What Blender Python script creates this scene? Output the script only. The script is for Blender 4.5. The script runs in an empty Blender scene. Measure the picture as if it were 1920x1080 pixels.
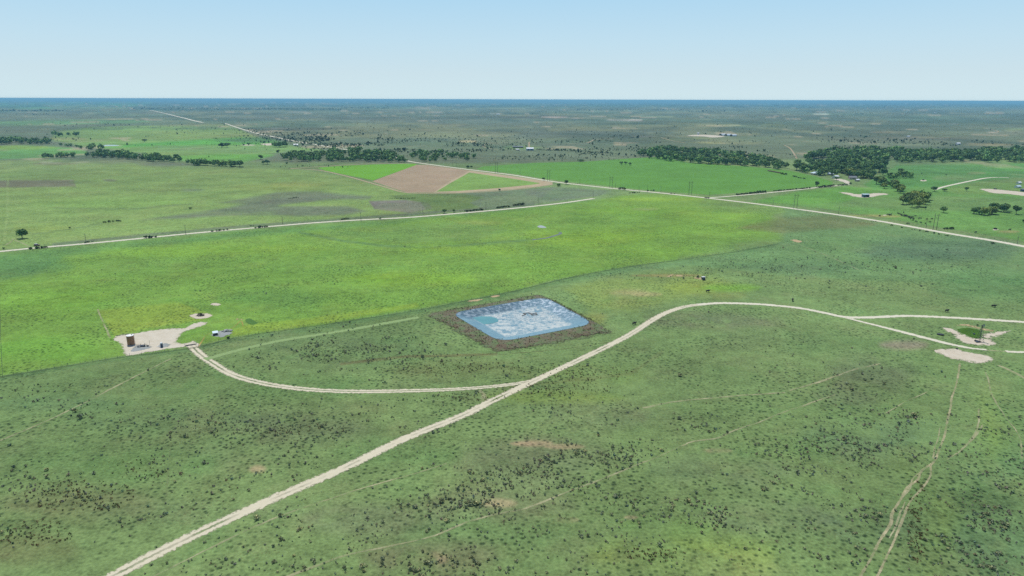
import bpy, bmesh, math, random
import numpy as np
from mathutils import Vector, Matrix
random.seed(7); RNG = np.random.default_rng(11)
scene = bpy.context.scene
COL = scene.collection
R = math.radians

# ---------------------------------------------------------------- camera
H = 120.0
PITCH, ROLL, FPX = 15.44, 0.17, 1280.0
cd = bpy.data.cameras.new('camera'); cam = bpy.data.objects.new('camera', cd); COL.objects.link(cam)
cd.sensor_width = 36; cd.lens = 24; cd.clip_start = 1; cd.clip_end = 200000
CR = Matrix.Rotation(R(90 - PITCH), 3, 'X') @ Matrix.Rotation(R(ROLL), 3, 'Z')
cam.matrix_world = Matrix.Translation((0, 0, H)) @ CR.to_4x4()
scene.camera = cam
CRN = np.array(CR)

# ---------------------------------------------------------------- sky, sun, exposure
SUN_EL, SUN_AZ = 66.0, -28.0            # ahead of the camera and a little to the left
w = bpy.data.worlds.new('World'); scene.world = w; w.use_nodes = True
nt = w.node_tree; nt.nodes.clear()
sky = nt.nodes.new('ShaderNodeTexSky'); sky.sky_type = 'NISHITA'; sky.sun_disc = False
sky.sun_elevation = R(SUN_EL); sky.sun_rotation = R(SUN_AZ % 360)
sky.altitude = 600; sky.air_density = 1.0; sky.dust_density = 0.35; sky.ozone_density = 3.5
bg = nt.nodes.new('ShaderNodeBackground'); bg.inputs['Strength'].default_value = 0.095
wo = nt.nodes.new('ShaderNodeOutputWorld')
tc = nt.nodes.new('ShaderNodeTexCoord'); sz = nt.nodes.new('ShaderNodeSeparateXYZ'); nt.links.new(tc.outputs['Generated'], sz.inputs[0])
# humid summer air near the horizon: pale, a little greenish, clearing to blue upward
rp_ = nt.nodes.new('ShaderNodeValToRGB'); nt.links.new(sz.outputs[2], rp_.inputs[0])
for k_, (pos_, c_) in enumerate([(0.0, (0.640, 0.800, 0.850)), (0.035, (0.600, 0.760, 0.830)), (0.075, (0.535, 0.740, 0.860)), (0.135, (0.425, 0.680, 0.875)), (0.40, (0.25, 0.46, 0.78))]):
    e_ = rp_.color_ramp.elements[k_] if k_ < 2 else rp_.color_ramp.elements.new(pos_)
    e_.position = pos_; e_.color = (*c_, 1)
sc_ = nt.nodes.new('ShaderNodeVectorMath'); sc_.operation = 'SCALE'; sc_.inputs['Scale'].default_value = 1 / 0.095; nt.links.new(rp_.outputs[0], sc_.inputs[0])
mr_ = nt.nodes.new('ShaderNodeMapRange'); nt.links.new(sz.outputs[2], mr_.inputs[0])
for q_, v_ in zip((1, 2, 3, 4), (0.15, 0.5, 0.0, 1.0)): mr_.inputs[q_].default_value = v_
mx_ = nt.nodes.new('ShaderNodeMix'); mx_.data_type = 'RGBA'; nt.links.new(mr_.outputs[0], mx_.inputs[0]); nt.links.new(sc_.outputs[0], mx_.inputs[6]); nt.links.new(sky.outputs[0], mx_.inputs[7])
nt.links.new(mx_.outputs[2], bg.inputs[0]); nt.links.new(bg.outputs[0], wo.inputs[0])
sd = bpy.data.lights.new('sun', 'SUN'); sun = bpy.data.objects.new('sun', sd); COL.objects.link(sun)
sd.energy = 4.0; sd.angle = R(0.53); sd.color = (1.0, 0.96, 0.9)
SV = Vector((math.sin(R(SUN_AZ)) * math.cos(R(SUN_EL)), math.cos(R(SUN_AZ)) * math.cos(R(SUN_EL)), math.sin(R(SUN_EL))))
sun.rotation_euler = SV.to_track_quat('Z', 'Y').to_euler(); sun.location = (0, 0, 500)
scene.view_settings.view_transform = 'Standard'; scene.view_settings.look = 'None'
scene.view_settings.exposure = 0.0; scene.view_settings.gamma = 1.0
scene.cycles.use_denoising = False
scene.cycles.max_bounces = 6; scene.cycles.diffuse_bounces = 2; scene.cycles.transparent_max_bounces = 12
scene.cycles.volume_bounces = 0

# ---------------------------------------------------------------- terrain
def sstep(a, b, x):
    t = np.clip((x - a) / (b - a), 0, 1); return t * t * (3 - 2 * t)

def hash2(ix, iy, seed):
    n = (ix.astype(np.int64) * 374761393 + iy.astype(np.int64) * 668265263 + seed * 982451653) & 0x7fffffff
    n = ((n ^ (n >> 13)) * 1274126177) & 0x7fffffff
    return ((n ^ (n >> 16)) & 0xffff) / 65535.0

def vnoise(x, y, seed=0):
    ix, iy = np.floor(x), np.floor(y); fx, fy = x - ix, y - iy
    fx = fx * fx * (3 - 2 * fx); fy = fy * fy * (3 - 2 * fy)
    a = hash2(ix, iy, seed); b = hash2(ix + 1, iy, seed); c = hash2(ix, iy + 1, seed); d = hash2(ix + 1, iy + 1, seed)
    return (a * (1 - fx) + b * fx) * (1 - fy) + (c * (1 - fx) + d * fx) * fy

def fbm(x, y, seed=0, octv=4):
    s = 0; a = 0.5; t = 0
    for k in range(octv):
        s = s + a * vnoise(x * 2 ** k + 17.3 * k, y * 2 ** k - 9.1 * k, seed + k); t += a; a *= 0.55
    return s / t

def hgt(x, y):
    x = np.asarray(x, float); y = np.asarray(y, float); r = np.hypot(x, y)
    h = sstep(2300, 5200, r) * 16 * (fbm(x / 2600 + 3.1, y / 2600 + 1.7, 5, 3) - 0.5)
    h = h + sstep(14000, 30000, r) * 95 * (fbm(x / 9000 + 0.3, y / 14000 + 4.4, 9, 3) - 0.52)
    return h

def rays(px, py):
    px = np.atleast_1d(np.asarray(px, float)); py = np.atleast_1d(np.asarray(py, float))
    d = np.stack([(px - 960) / FPX, -(py - 540) / FPX, -np.ones_like(px)], 1)
    return d @ CRN.T

def P(px, py, z=0.0):
    """world point on the ground (plus z) seen at an image pixel of the photograph"""
    d = rays(px, py); t = np.where(d[:, 2] < -1e-5, (z - H) / np.minimum(d[:, 2], -1e-5), 60000)
    out = np.stack([d[:, 0] * t, d[:, 1] * t, np.full(len(t), float(z))], 1)
    r = np.hypot(out[:, 0], out[:, 1])
    for i in np.where(r > 2000)[0]:
        dr = np.hypot(d[i, 0], d[i, 1]); rr = np.linspace(1900, 65000, 9000)
        tt = rr / dr; zz = H + d[i, 2] * tt; hh = hgt(d[i, 0] * tt, d[i, 1] * tt) + z
        k = np.where(zz <= hh)[0]
        k = k[0] if len(k) else len(rr) - 1
        if k > 0:
            e0 = zz[k - 1] - hh[k - 1]; e1 = zz[k] - hh[k]; f = e0 / max(e0 - e1, 1e-6)
            tq = tt[k - 1] + (tt[k] - tt[k - 1]) * min(f, 1)
        else: tq = tt[0]
        out[i, 0] = d[i, 0] * tq; out[i, 1] = d[i, 1] * tq; out[i, 2] = hgt(out[i, 0], out[i, 1]) + z
    return out

def P1(px, py, z=0.0): return Vector(P(px, py, z)[0])
def PL(pts, z=0.0):
    a = np.array(pts, float); return P(a[:, 0], a[:, 1], z)
def mpp(y):                                # metres per picture point across, at a ground row
    return math.hypot(*P(960, y)[0][:2]) / FPX

def lin(c):
    c = np.asarray(c, float) / 255.0
    return np.where(c <= 0.04045, c / 12.92, ((c + 0.055) / 1.055) ** 2.4)
KILL = 1.22
def alb(c): return np.clip(lin(c) / KILL, 0, 0.85)   # surface colour that reads as c in full sun

# ---------------------------------------------------------------- mesh helpers
class MB:
    def __init__(s): s.v = []; s.f = []
    def add(s, v, f):
        o = len(s.v); s.v += [tuple(p) for p in v]; s.f += [tuple(i + o for i in q) for q in f]
    def box(s, c, size, rz=0, taper=1.0):
        cx, cy, cz = c; a, b, h = [q / 2 for q in size]; ca, sa = math.cos(rz), math.sin(rz); v = []
        for z, t in ((-h, 1), (h, taper)):
            for x, y in ((-a, -b), (a, -b), (a, b), (-a, b)):
                x *= t; y *= t; v.append((cx + x * ca - y * sa, cy + x * sa + y * ca, cz + z))
        s.add(v, [(3, 2, 1, 0), (4, 5, 6, 7), (0, 1, 5, 4), (1, 2, 6, 5), (2, 3, 7, 6), (3, 0, 4, 7)])
    def tube(s, p0, p1, r0, r1=None, n=8, cap=True):
        r1 = r0 if r1 is None else r1; p0 = Vector(p0); p1 = Vector(p1); d = (p1 - p0)
        q = d.to_track_quat('Z', 'Y'); v = []
        for p, r in ((p0, r0), (p1, r1)):
            for k in range(n):
                a = 2 * math.pi * k / n; v.append(p + q @ Vector((r * math.cos(a), r * math.sin(a), 0)))
        f = [(k, (k + 1) % n, n + (k + 1) % n, n + k) for k in range(n)]
        if cap: f += [tuple(reversed(range(n))), tuple(range(n, 2 * n))]
        s.add(v, f)
    def lathe(s, prof, n=24, c=(0, 0, 0)):
        v = []; m = len(prof)
        for r, z in prof:
            for k in range(n):
                a = 2 * math.pi * k / n; v.append((c[0] + r * math.cos(a), c[1] + r * math.sin(a), c[2] + z))
        f = [(i * n + k, i * n + (k + 1) % n, (i + 1) * n + (k + 1) % n, (i + 1) * n + k) for i in range(m - 1) for k in range(n)]
        f += [tuple(reversed(range(n))), tuple(range((m - 1) * n, m * n))]
        s.add(v, f)
    def mesh(s, name, mat, smooth=False):
        me = bpy.data.meshes.new(name); me.from_pydata(s.v, [], s.f); me.materials.append(mat)
        if smooth: me.polygons.foreach_set('use_smooth', [True] * len(me.polygons))
        me.update(); return me
    def build(s, name, mat, parent=None, smooth=False):
        o = bpy.data.objects.new(name, s.mesh(name, mat, smooth)); COL.objects.link(o)
        if parent is not None: o.parent = parent
        return o

def npmesh(name, V, F, mat, col=None, smooth=False):
    """V (n,3), F (m,k) with constant k"""
    me = bpy.data.meshes.new(name); V = np.asarray(V, np.float32); F = np.asarray(F, np.int32)
    me.vertices.add(len(V)); me.vertices.foreach_set('co', V.ravel())
    m, k = F.shape
    me.loops.add(m * k); me.loops.foreach_set('vertex_index', F.ravel())
    me.polygons.add(m); me.polygons.foreach_set('loop_start', np.arange(0, m * k, k, dtype=np.int32))
    try: me.polygons.foreach_set('loop_total', np.full(m, k, dtype=np.int32))
    except Exception: pass
    me.polygons.foreach_set('use_smooth', np.full(m, smooth))
    me.update(calc_edges=True)
    if col is not None:
        at = me.color_attributes.new('Col', 'FLOAT_COLOR', 'POINT')
        c4 = np.ones((len(V), 4), np.float32); c4[:, :3] = col; at.data.foreach_set('color', c4.ravel())
    me.materials.append(mat); return me

def link(name, me, parent=None):
    o = bpy.data.objects.new(name, me); COL.objects.link(o)
    if parent is not None: o.parent = parent
    return o
def tag(o, label, cat=None, group=None, kind=None):
    if label: o['label'] = label
    if cat: o['category'] = cat
    if group: o['group'] = group
    if kind: o['kind'] = kind
    return o
def struct(o, label=None, cat=None, kind='structure'):
    o['kind'] = kind
    if label: o['label'] = label
    if cat: o['category'] = cat
    return o
def empty(name, loc, rz=0, label=None, cat=None, group=None):
    o = bpy.data.objects.new(name, None); COL.objects.link(o); o.location = loc; o.rotation_euler = (0, 0, rz)
    o.empty_display_size = 0.5
    return tag(o, label, cat, group)
def copy_tree(o, kids, parent=None):
    c = o.copy(); COL.objects.link(c)
    if parent is not None: c.parent = parent
    for ch in kids.get(o, []): copy_tree(ch, kids, c)
    return c

# ---------------------------------------------------------------- materials
def newmat(name):
    m = bpy.data.materials.new(name); m.use_nodes = True; n = m.node_tree
    b = n.nodes['Principled BSDF']; return m, n, b
def N(n, t, **kw):
    x = n.nodes.new(t)
    for k, v in kw.items():
        if k in x.inputs.keys(): x.inputs[k].default_value = v
        else: setattr(x, k, v)
    return x
def noise(n, vec, scale, detail=4, rough=0.55):
    t = N(n, 'ShaderNodeTexNoise', Scale=scale, Detail=detail, Roughness=rough); n.links.new(vec, t.inputs['Vector']); return t.outputs['Fac']
def maprange(n, v, a, b, c, d):
    t = N(n, 'ShaderNodeMapRange'); t.inputs[1].default_value = a; t.inputs[2].default_value = b; t.inputs[3].default_value = c; t.inputs[4].default_value = d
    n.links.new(v, t.inputs[0]); return t.outputs[0]
def mathn(n, op, a, b=None):
    t = N(n, 'ShaderNodeMath', operation=op)
    for i, q in enumerate((a, b)):
        if q is None: continue
        if isinstance(q, (int, float)): t.inputs[i].default_value = q
        else: n.links.new(q, t.inputs[i])
    return t.outputs[0]
def mix(n, fac, a, b, blend='MIX'):
    t = N(n, 'ShaderNodeMix', data_type='RGBA', blend_type=blend)
    for i, q in ((0, fac), (6, a), (7, b)):
        if hasattr(q, 'links'): n.links.new(q, t.inputs[i])
        elif i == 0: t.inputs[0].default_value = q
        else: t.inputs[i].default_value = (*q[:3], 1)
    return t.outputs[2]
def wpos(n): return N(n, 'ShaderNodeNewGeometry').outputs['Position']
def opos(n): return N(n, 'ShaderNodeTexCoord').outputs['Object']
def bump(n, b, hgtout, strength, dist):
    t = N(n, 'ShaderNodeBump', Strength=strength, Distance=dist); n.links.new(hgtout, t.inputs['Height']); n.links.new(t.outputs[0], b.inputs['Normal'])

def plain(name, c, rough=0.7, metal=0.0, var=0.18, scale=3.0, c2=None):
    m, n, b = newmat(name); p = opos(n)
    f = noise(n, p, scale, 5, 0.6); c = np.array(c, float)
    a = np.clip(c * (1 - var), 0, 1); d = np.array(c2, float) if c2 is not None else np.clip(c * (1 + var), 0, 1)
    n.links.new(mix(n, maprange(n, f, 0.3, 0.7, 0, 1), a, d), b.inputs['Base Color'])
    b.inputs['Roughness'].default_value = rough; b.inputs['Metallic'].default_value = metal; return m

def ground_mat(name, attr=True, color=None, dots=0.6, amp=1.0, rows=None):
    m, n, b = newmat(name); p = wpos(n)
    if attr:
        base = N(n, 'ShaderNodeAttribute', attribute_name='Col').outputs['Color']
    else:
        rgb = N(n, 'ShaderNodeRGB'); rgb.outputs[0].default_value = (*color, 1); base = rgb.outputs[0]
    n0 = noise(n, p, 0.0016, 9, 0.62); n1 = noise(n, p, 0.02, 8, 0.65); n2 = noise(n, p, 0.17, 5, 0.6); n3 = noise(n, p, 0.9, 4, 0.62)
    v = mathn(n, 'ADD', maprange(n, n0, 0.3, 0.7, -0.16 * amp, 0.16 * amp), maprange(n, n1, 0.3, 0.7, -0.20 * amp, 0.20 * amp))
    v = mathn(n, 'ADD', v, maprange(n, n2, 0.3, 0.7, -0.20 * amp, 0.20 * amp))
    v = mathn(n, 'ADD', v, maprange(n, n3, 0.3, 0.7, -0.30 * amp, 0.28 * amp))
    v = mathn(n, 'ADD', v, 1.0)
    vm = N(n, 'ShaderNodeVectorMath', operation='SCALE'); n.links.new(base, vm.inputs[0]); n.links.new(v, vm.inputs['Scale'])
    c = vm.outputs[0]
    # drier and lusher tints, in drifts
    d1 = noise(n, p, 0.011, 7, 0.66); d2 = noise(n, p, 0.05, 6, 0.7)
    c = mix(n, maprange(n, d1, 0.5, 0.72, 0, 0.42 * amp), c, mix(n, 1.0, c, (1.22, 0.98, 1.12), 'MULTIPLY'))
    c = mix(n, maprange(n, d2, 0.52, 0.72, 0, 0.45 * amp), c, mix(n, 1.0, c, (0.74, 0.93, 0.86), 'MULTIPLY'))
    if attr:
        # grey brown dead grass between the green
        d3 = noise(n, p, 0.035, 9, 0.72)
        c = mix(n, maprange(n, d3, 0.5, 0.68, 0, 0.5), c, mix(n, 1.0, c, (1.18, 0.92, 1.10), 'MULTIPLY'))
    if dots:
        # small weeds and tussocks, in colonies; dark dots paint in their shade
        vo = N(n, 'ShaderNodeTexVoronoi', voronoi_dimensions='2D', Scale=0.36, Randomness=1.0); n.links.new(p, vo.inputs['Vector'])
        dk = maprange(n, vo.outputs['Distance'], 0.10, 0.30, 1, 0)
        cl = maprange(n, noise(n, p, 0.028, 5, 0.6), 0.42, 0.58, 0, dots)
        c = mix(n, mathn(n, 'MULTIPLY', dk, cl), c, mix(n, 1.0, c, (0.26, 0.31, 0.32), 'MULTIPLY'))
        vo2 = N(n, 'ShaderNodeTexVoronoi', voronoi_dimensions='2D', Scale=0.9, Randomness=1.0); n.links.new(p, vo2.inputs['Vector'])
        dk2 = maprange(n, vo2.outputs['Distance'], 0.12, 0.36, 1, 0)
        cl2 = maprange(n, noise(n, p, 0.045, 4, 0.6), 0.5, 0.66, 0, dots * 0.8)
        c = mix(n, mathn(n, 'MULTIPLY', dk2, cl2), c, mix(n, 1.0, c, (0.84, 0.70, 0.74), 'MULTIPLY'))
    n.links.new(c, b.inputs['Base Color'])
    b.inputs['Roughness'].default_value = 0.95; b.inputs['Specular IOR Level'].default_value = 0.1
    bump(n, b, mathn(n, 'ADD', mathn(n, 'MULTIPLY', n3, 0.4), n2), 0.5, 0.5)
    return m

def strip_mat(name, ca, cb, mode='road', cover=1.0, crown=(0.44, 0.66)):
    """roads and trails: u across (-1..1), v along in metres; ragged edges let the grass show"""
    m, n, b = newmat(name)
    uv = N(n, 'ShaderNodeAttribute', attribute_name='strip').outputs['Vector']; p = wpos(n)
    sep = N(n, 'ShaderNodeSeparateXYZ'); n.links.new(uv, sep.inputs[0])
    au = mathn(n, 'ABSOLUTE', sep.outputs[0])
    nz = noise(n, p, 0.8 if mode != 'road' else 0.5, 6, 0.7); nl = noise(n, p, 0.06, 4, 0.6)
    edge = mathn(n, 'ADD', au, maprange(n, nz, 0.25, 0.75, -0.45, 0.45))
    if mode == 'trail':
        edge = mathn(n, 'ADD', edge, maprange(n, nl, 0.3, 0.7, -0.35, 0.5 / cover))
    a = maprange(n, edge, 0.62, 0.9, 1, 0)
    if mode == 'tracks':
        mid = maprange(n, mathn(n, 'ADD', au, maprange(n, nz, 0.3, 0.7, -0.16, 0.16)), 0.10, 0.24, 1, 0)
        mid = mathn(n, 'MULTIPLY', mid, maprange(n, nl, crown[0], crown[1], 0.0, 0.85))
        a = mathn(n, 'MULTIPLY', a, mathn(n, 'SUBTRACT', 1.0, mid))
    if mode == 'trail':
        a = mathn(n, 'MULTIPLY', a, maprange(n, noise(n, p, 0.09, 6, 0.75), 0.38, 0.64, 0.08, 0.85 * min(cover, 1.0)))
    c = mix(n, noise(n, p, 0.35, 6, 0.65), ca, cb)
    n.links.new(c, b.inputs['Base Color']); b.inputs['Roughness'].default_value = 0.95
    b.inputs['Specular IOR Level'].default_value = 0.15
    n.links.new(a, b.inputs['Alpha'])
    bump(n, b, nz, 0.3, 0.2); return m

def patch_mat(name, ca, cb, ragged=0.5, green=None):
    """bare ground: attribute 'rim' is 0 on the outline and 1 well inside"""
    m, n, b = newmat(name); p = wpos(n)
    rim = N(n, 'ShaderNodeAttribute', attribute_name='rim').outputs['Fac']
    nz = noise(n, p, 0.55, 7, 0.75); nl = noise(n, p, 0.12, 6, 0.7)
    e = mathn(n, 'ADD', rim, mathn(n, 'ADD', maprange(n, nz, 0.25, 0.75, -ragged, ragged), maprange(n, nl, 0.3, 0.7, -ragged, ragged)))
    n.links.new(maprange(n, e, 0.16, 0.30, 0, 1), b.inputs['Alpha'])
    c = mix(n, maprange(n, noise(n, p, 0.25, 7, 0.7), 0.3, 0.7, 0, 1), ca, cb)
    c = mix(n, maprange(n, noise(n, p, 1.4, 4, 0.6), 0.35, 0.7, 0, 0.35), c, tuple(0.72 * q for q in ca))
    n.links.new(c, b.inputs['Base Color']); b.inputs['Roughness'].default_value = 0.95
    b.inputs['Specular IOR Level'].default_value = 0.15
    bump(n, b, nz, 0.3, 0.25); return m

def leaf_mat(name, c, var=0.5, tip=None):
    m, n, b = newmat(name)
    at = N(n, 'ShaderNodeAttribute', attribute_name='Col').outputs['Color']
    oi = N(n, 'ShaderNodeObjectInfo').outputs['Random']
    tone = mix(n, oi, tuple(q * f for q, f in zip(c, (0.62, 0.74, 0.85))), tuple(q * f for q, f in zip(c, (1.22, 1.22, 1.05))))
    cc = mix(n, 1.0, at, tone, 'MULTIPLY')
    n.links.new(cc, b.inputs['Base Color']); b.inputs['Roughness'].default_value = 0.8; b.inputs['Specular IOR Level'].default_value = 0.15
    return m

GRAVEL_A, GRAVEL_B = alb((228, 225, 204)), alb((212, 206, 180))
M = {}
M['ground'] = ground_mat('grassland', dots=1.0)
M['road'] = strip_mat('white_gravel', GRAVEL_A, GRAVEL_B, 'road')
M['tracks'] = strip_mat('track_gravel', alb((226, 219, 194)), alb((206, 197, 168)), 'tracks')
M['ruts'] = strip_mat('rut_gravel', alb((228, 221, 196)), alb((208, 199, 170)), 'tracks', 1.0, (0.2, 0.5))
M['lane'] = strip_mat('lane_dirt', alb((186, 170, 138)), alb((164, 150, 118)), 'road')
M['trail'] = strip_mat('trail_dirt', alb((206, 202, 164)), alb((178, 178, 130)), 'trail')
M['faint'] = strip_mat('worn_grass', alb((152, 168, 116)), alb((136, 156, 102)), 'trail', 0.6)
M['pale_path'] = strip_mat('pale_grass_path', alb((150, 174, 116)), alb((134, 160, 102)), 'road', 1.0)
M['worn'] = strip_mat('worn_dirt', alb((216, 206, 168)), alb((190, 180, 138)), 'trail', 1.3)
M['ochre'] = strip_mat('ochre_dirt', alb((205, 182, 105)), alb((180, 160, 90)), 'trail', 1.6)
M['red_trail'] = strip_mat('reddish_trail', alb((120, 108, 74)), alb((108, 118, 76)), 'trail', 0.8)
M['dark_verge'] = strip_mat('dark_weeds', alb((80, 108, 70)), alb((94, 124, 78)), 'trail', 0.9)
M['caliche'] = patch_mat('caliche', alb((222, 214, 196)), alb((202, 192, 168)), 0.28)
M['sand'] = patch_mat('sandy_bare_ground', alb((200, 178, 140)), alb((180, 160, 118)), 0.5)
M['white_sand'] = patch_mat('pale_bare_ground', alb((222, 212, 192)), alb((200, 188, 164)), 0.35)
M['grey_gravel'] = patch_mat('grey_gravel', alb((168, 172, 170)), alb((146, 154, 150)), 0.3)
M['soil'] = ground_mat('ploughed_soil', False, alb((168, 149, 121)), dots=0, amp=0.6)
M['crop'] = ground_mat('young_crop', False, alb((100, 150, 62)), dots=0, amp=0.6)
M['crop_bright'] = ground_mat('bright_crop', False, alb((112, 168, 48)), dots=0, amp=0.4)
M['crop_thin'] = ground_mat('thin_crop', False, alb((126, 160, 80)), dots=0, amp=0.9)
M['dirt_edge'] = ground_mat('field_margin', False, alb((182, 166, 134)), dots=0, amp=0.4)
M['leaf'] = leaf_mat('tree_leaves', (0.115, 0.215, 0.085))
M['leaf_yellow'] = leaf_mat('yellowish_leaves', (0.215, 0.30, 0.095))
M['leaf_far'] = leaf_mat('far_woodland', (0.075, 0.125, 0.062))
M['sage'] = leaf_mat('sage_leaves', (0.27, 0.295, 0.19))
M['weed'] = leaf_mat('weeds', (0.20, 0.165, 0.11))
M['scrub'] = leaf_mat('dark_scrub', (0.065, 0.105, 0.045))
M['bark'] = plain('bark', (0.13, 0.10, 0.075), 0.9)
M['wood_pole'] = plain('weathered_pole', (0.13, 0.115, 0.10), 0.85)
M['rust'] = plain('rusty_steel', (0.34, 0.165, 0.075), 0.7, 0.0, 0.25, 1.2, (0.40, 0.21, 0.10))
M['pale_metal'] = plain('pale_metal', (0.78, 0.79, 0.80), 0.45, 0.0, 0.06)
M['white_roof'] = plain('white_roof', (0.74, 0.78, 0.80), 0.45, 0.0, 0.06)
M['blue_wall'] = plain('blue_steel_wall', (0.16, 0.27, 0.40), 0.5)
M['navy'] = plain('navy_steel', (0.03, 0.06, 0.12), 0.45)
M['teal_wall'] = plain('slate_blue_wall', (0.05, 0.11, 0.16), 0.5)
M['dark_metal'] = plain('dark_steel', (0.045, 0.05, 0.052), 0.5)
M['black'] = plain('black_rubber', (0.018, 0.018, 0.02), 0.7)
M['cow'] = plain('black_hide', (0.012, 0.011, 0.011), 0.75)
M['glass'] = plain('dark_glass', (0.02, 0.03, 0.04), 0.12)
M['red_paint'] = plain('maroon_paint', (0.16, 0.045, 0.04), 0.35)
M['brick'] = plain('tan_wall', (0.42, 0.34, 0.26), 0.85)
M['white_wall'] = plain('white_wall', (0.70, 0.70, 0.68), 0.7)
M['hay'] = plain('hay', (0.16, 0.12, 0.07), 0.95, 0, 0.3, 5)
M['galv'] = plain('galvanised_steel', (0.24, 0.25, 0.26), 0.45, 0.3)
M['concrete'] = plain('broken_concrete', (0.44, 0.43, 0.40), 0.9)
M['dry_brush'] = plain('dry_branches', (0.10, 0.085, 0.07), 0.95)
M['lightblue'] = plain('pale_blue_sheet', (0.55, 0.68, 0.74), 0.4)

# ---------------------------------------------------------------- pond geometry (used by the ground too)
def round_poly(pts, rad, seg=10):
    out = []; n = len(pts); pts = [np.array(p[:2]) for p in pts]
    for i in range(n):
        p0, p1, p2 = pts[i - 1], pts[i], pts[(i + 1) % n]
        a = (p0 - p1); b = (p2 - p1); la, lb = np.linalg.norm(a), np.linalg.norm(b); a /= la; b /= lb
        r = min(rad, 0.45 * la, 0.45 * lb); s, e = p1 + a * r, p1 + b * r
        for k in range(seg + 1):
            t = k / seg; out.append((1 - t) ** 2 * s + 2 * t * (1 - t) * p1 + t * t * e)
    return np.array(out)
BERM_H = 0.9
rim_c = PL([(846, 587), (1022, 557), (1114, 607), (938, 641)], BERM_H)[:, :2]
out_c = PL([(790, 589), (1012, 551), (1158, 625), (932, 665)], 0)[:, :2]
RIM = round_poly(rim_c, 10); OUT = round_poly(out_c, 4)
PC = rim_c.mean(0)
def inside(poly, x, y):
    r = np.zeros(x.shape, bool); n = len(poly)
    for i in range(n):
        x0, y0 = poly[i]; x1, y1 = poly[(i + 1) % n]
        if y0 == y1: continue
        c = ((y0 > y) != (y1 > y)) & (x < (x1 - x0) * (y - y0) / (y1 - y0) + x0); r ^= c
    return r
def sdist(poly, x, y, closed=True):
    d = np.full(x.shape, 1e18); n = len(poly)
    for i in range(n if closed else n - 1):
        ax, ay = poly[i]; bx, by = poly[(i + 1) % n]; ex, ey = bx - ax, by - ay; L = ex * ex + ey * ey + 1e-12
        t = np.clip(((x - ax) * ex + (y - ay) * ey) / L, 0, 1)
        d = np.minimum(d, (x - ax - t * ex) ** 2 + (y - ay - t * ey) ** 2)
    d = np.sqrt(d)
    if closed: d = np.where(inside(poly, x, y), -d, d)
    return d

# ---------------------------------------------------------------- ground sheet
def pixel_chart(x, y):
    """image coordinates in pixels, a flat chart of the plain: bearing and inverse distance, in which far land is compressed"""
    y = np.maximum(y, 40.0); return 1280.0 * x / y, 153600.0 / y  # pixel-like image coordinates, in which the ground colour outlines are laid out
az = np.concatenate([np.linspace(-180, -50, 40, endpoint=False), np.linspace(-50, 50, 1250), np.linspace(50, 180, 40)[1:]])
inv = np.linspace(1 / 122.0, 1 / 62000.0, 640)
rad = np.concatenate([[0.5, 30, 60, 90, 108], 1 / inv])
A, RR = np.meshgrid(np.radians(az), rad)
gx = (RR * np.sin(A)).ravel(); gy = (RR * np.cos(A)).ravel(); gz = hgt(gx, gy)
near = np.hypot(gx - PC[0], gy - PC[1]) < 75
sd_ = np.full(gx.shape, 99.0); sd_[near] = sdist(RIM, gx[near], gy[near])
gz = np.where(sd_ < 4.0, -4.0 * sstep(4.0, 1.0, sd_) if False else gz - 4.0 * (1 - sstep(0.5, 4.0, sd_)), gz)
gu, gv = pixel_chart(gx, gy)
front = gy > 40
wu = (fbm(gx / 60, gy / 60, 21, 3) - 0.5); wv = (fbm(gx / 60 + 50, gy / 60 + 9, 27, 3) - 0.5)   # ragged outlines
rr_ = np.hypot(gx, gy)
big1 = fbm(gx / 700, gy / 700, 31, 4); big2 = fbm(gx / 220, gy / 220, 37, 4); big3 = fbm(gx / 70, gy / 70, 41, 3)
big4 = fbm(gx / 13, gy / 13, 47, 4); nearw = 1 - sstep(500, 900, rr_)
texn = nearw * (0.35 * big3 + 0.65 * big4) + (1 - nearw) * (0.5 * big2 + 0.5 * big3)
gc = np.tile(lin((119, 147, 89)), (len(gx), 1))
def paint(pts, c, feather=6.0, amt=1.0, rag=1.0, tex=0.0):
    q = PL(pts); pu, pv = pixel_chart(q[:, 0], q[:, 1]); poly = np.stack([pu, pv], 1)
    m = front & (gu > pu.min() - 60) & (gu < pu.max() + 60) & (gv > pv.min() - 40) & (gv < pv.max() + 40)
    idx = np.where(m)[0]
    if not len(idx): return
    k = feather * rag * 2.2
    d = sdist(poly, gu[idx] + wu[idx] * k * 1.5, (gv[idx] + wv[idx] * k * 0.5) )
    a = amt * (1 - sstep(-feather, feather * 0.6, d))
    if tex: a = a * np.clip(1 - tex + tex * 2.2 * sstep(0.40, 0.60, texn[idx]), 0, 1)
    gc[idx] = gc[idx] * (1 - a[:, None]) + lin(c) * a[:, None]
def spot(x, y, rx, ry, c, amt=1.0, feather=None, tex=0.0, rot=0):
    pts = [(x + rx * math.cos(t) - rot * ry * math.sin(t) * 3, y + ry * math.sin(t) + rot * rx * math.cos(t)) for t in np.linspace(0, 2 * math.pi, 14)[:-1]]
    paint(pts, c, feather or max(1.0, ry * 0.9), amt, 1.0, tex)
def line(pts, wd, c, amt=0.8):
    q = PL(pts); pu, pv = pixel_chart(q[:, 0], q[:, 1]); poly = np.stack([pu, pv], 1)
    m = front & (gu > pu.min() - 20) & (gu < pu.max() + 20) & (gv > pv.min() - 20) & (gv < pv.max() + 20); idx = np.where(m)[0]
    d = sdist(poly, gu[idx] + wu[idx] * wd, gv[idx] + wv[idx] * wd, False); a = amt * (1 - sstep(wd * 0.3, wd, d))
    gc[idx] = gc[idx] * (1 - a[:, None]) + lin(c) * a[:, None]
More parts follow.
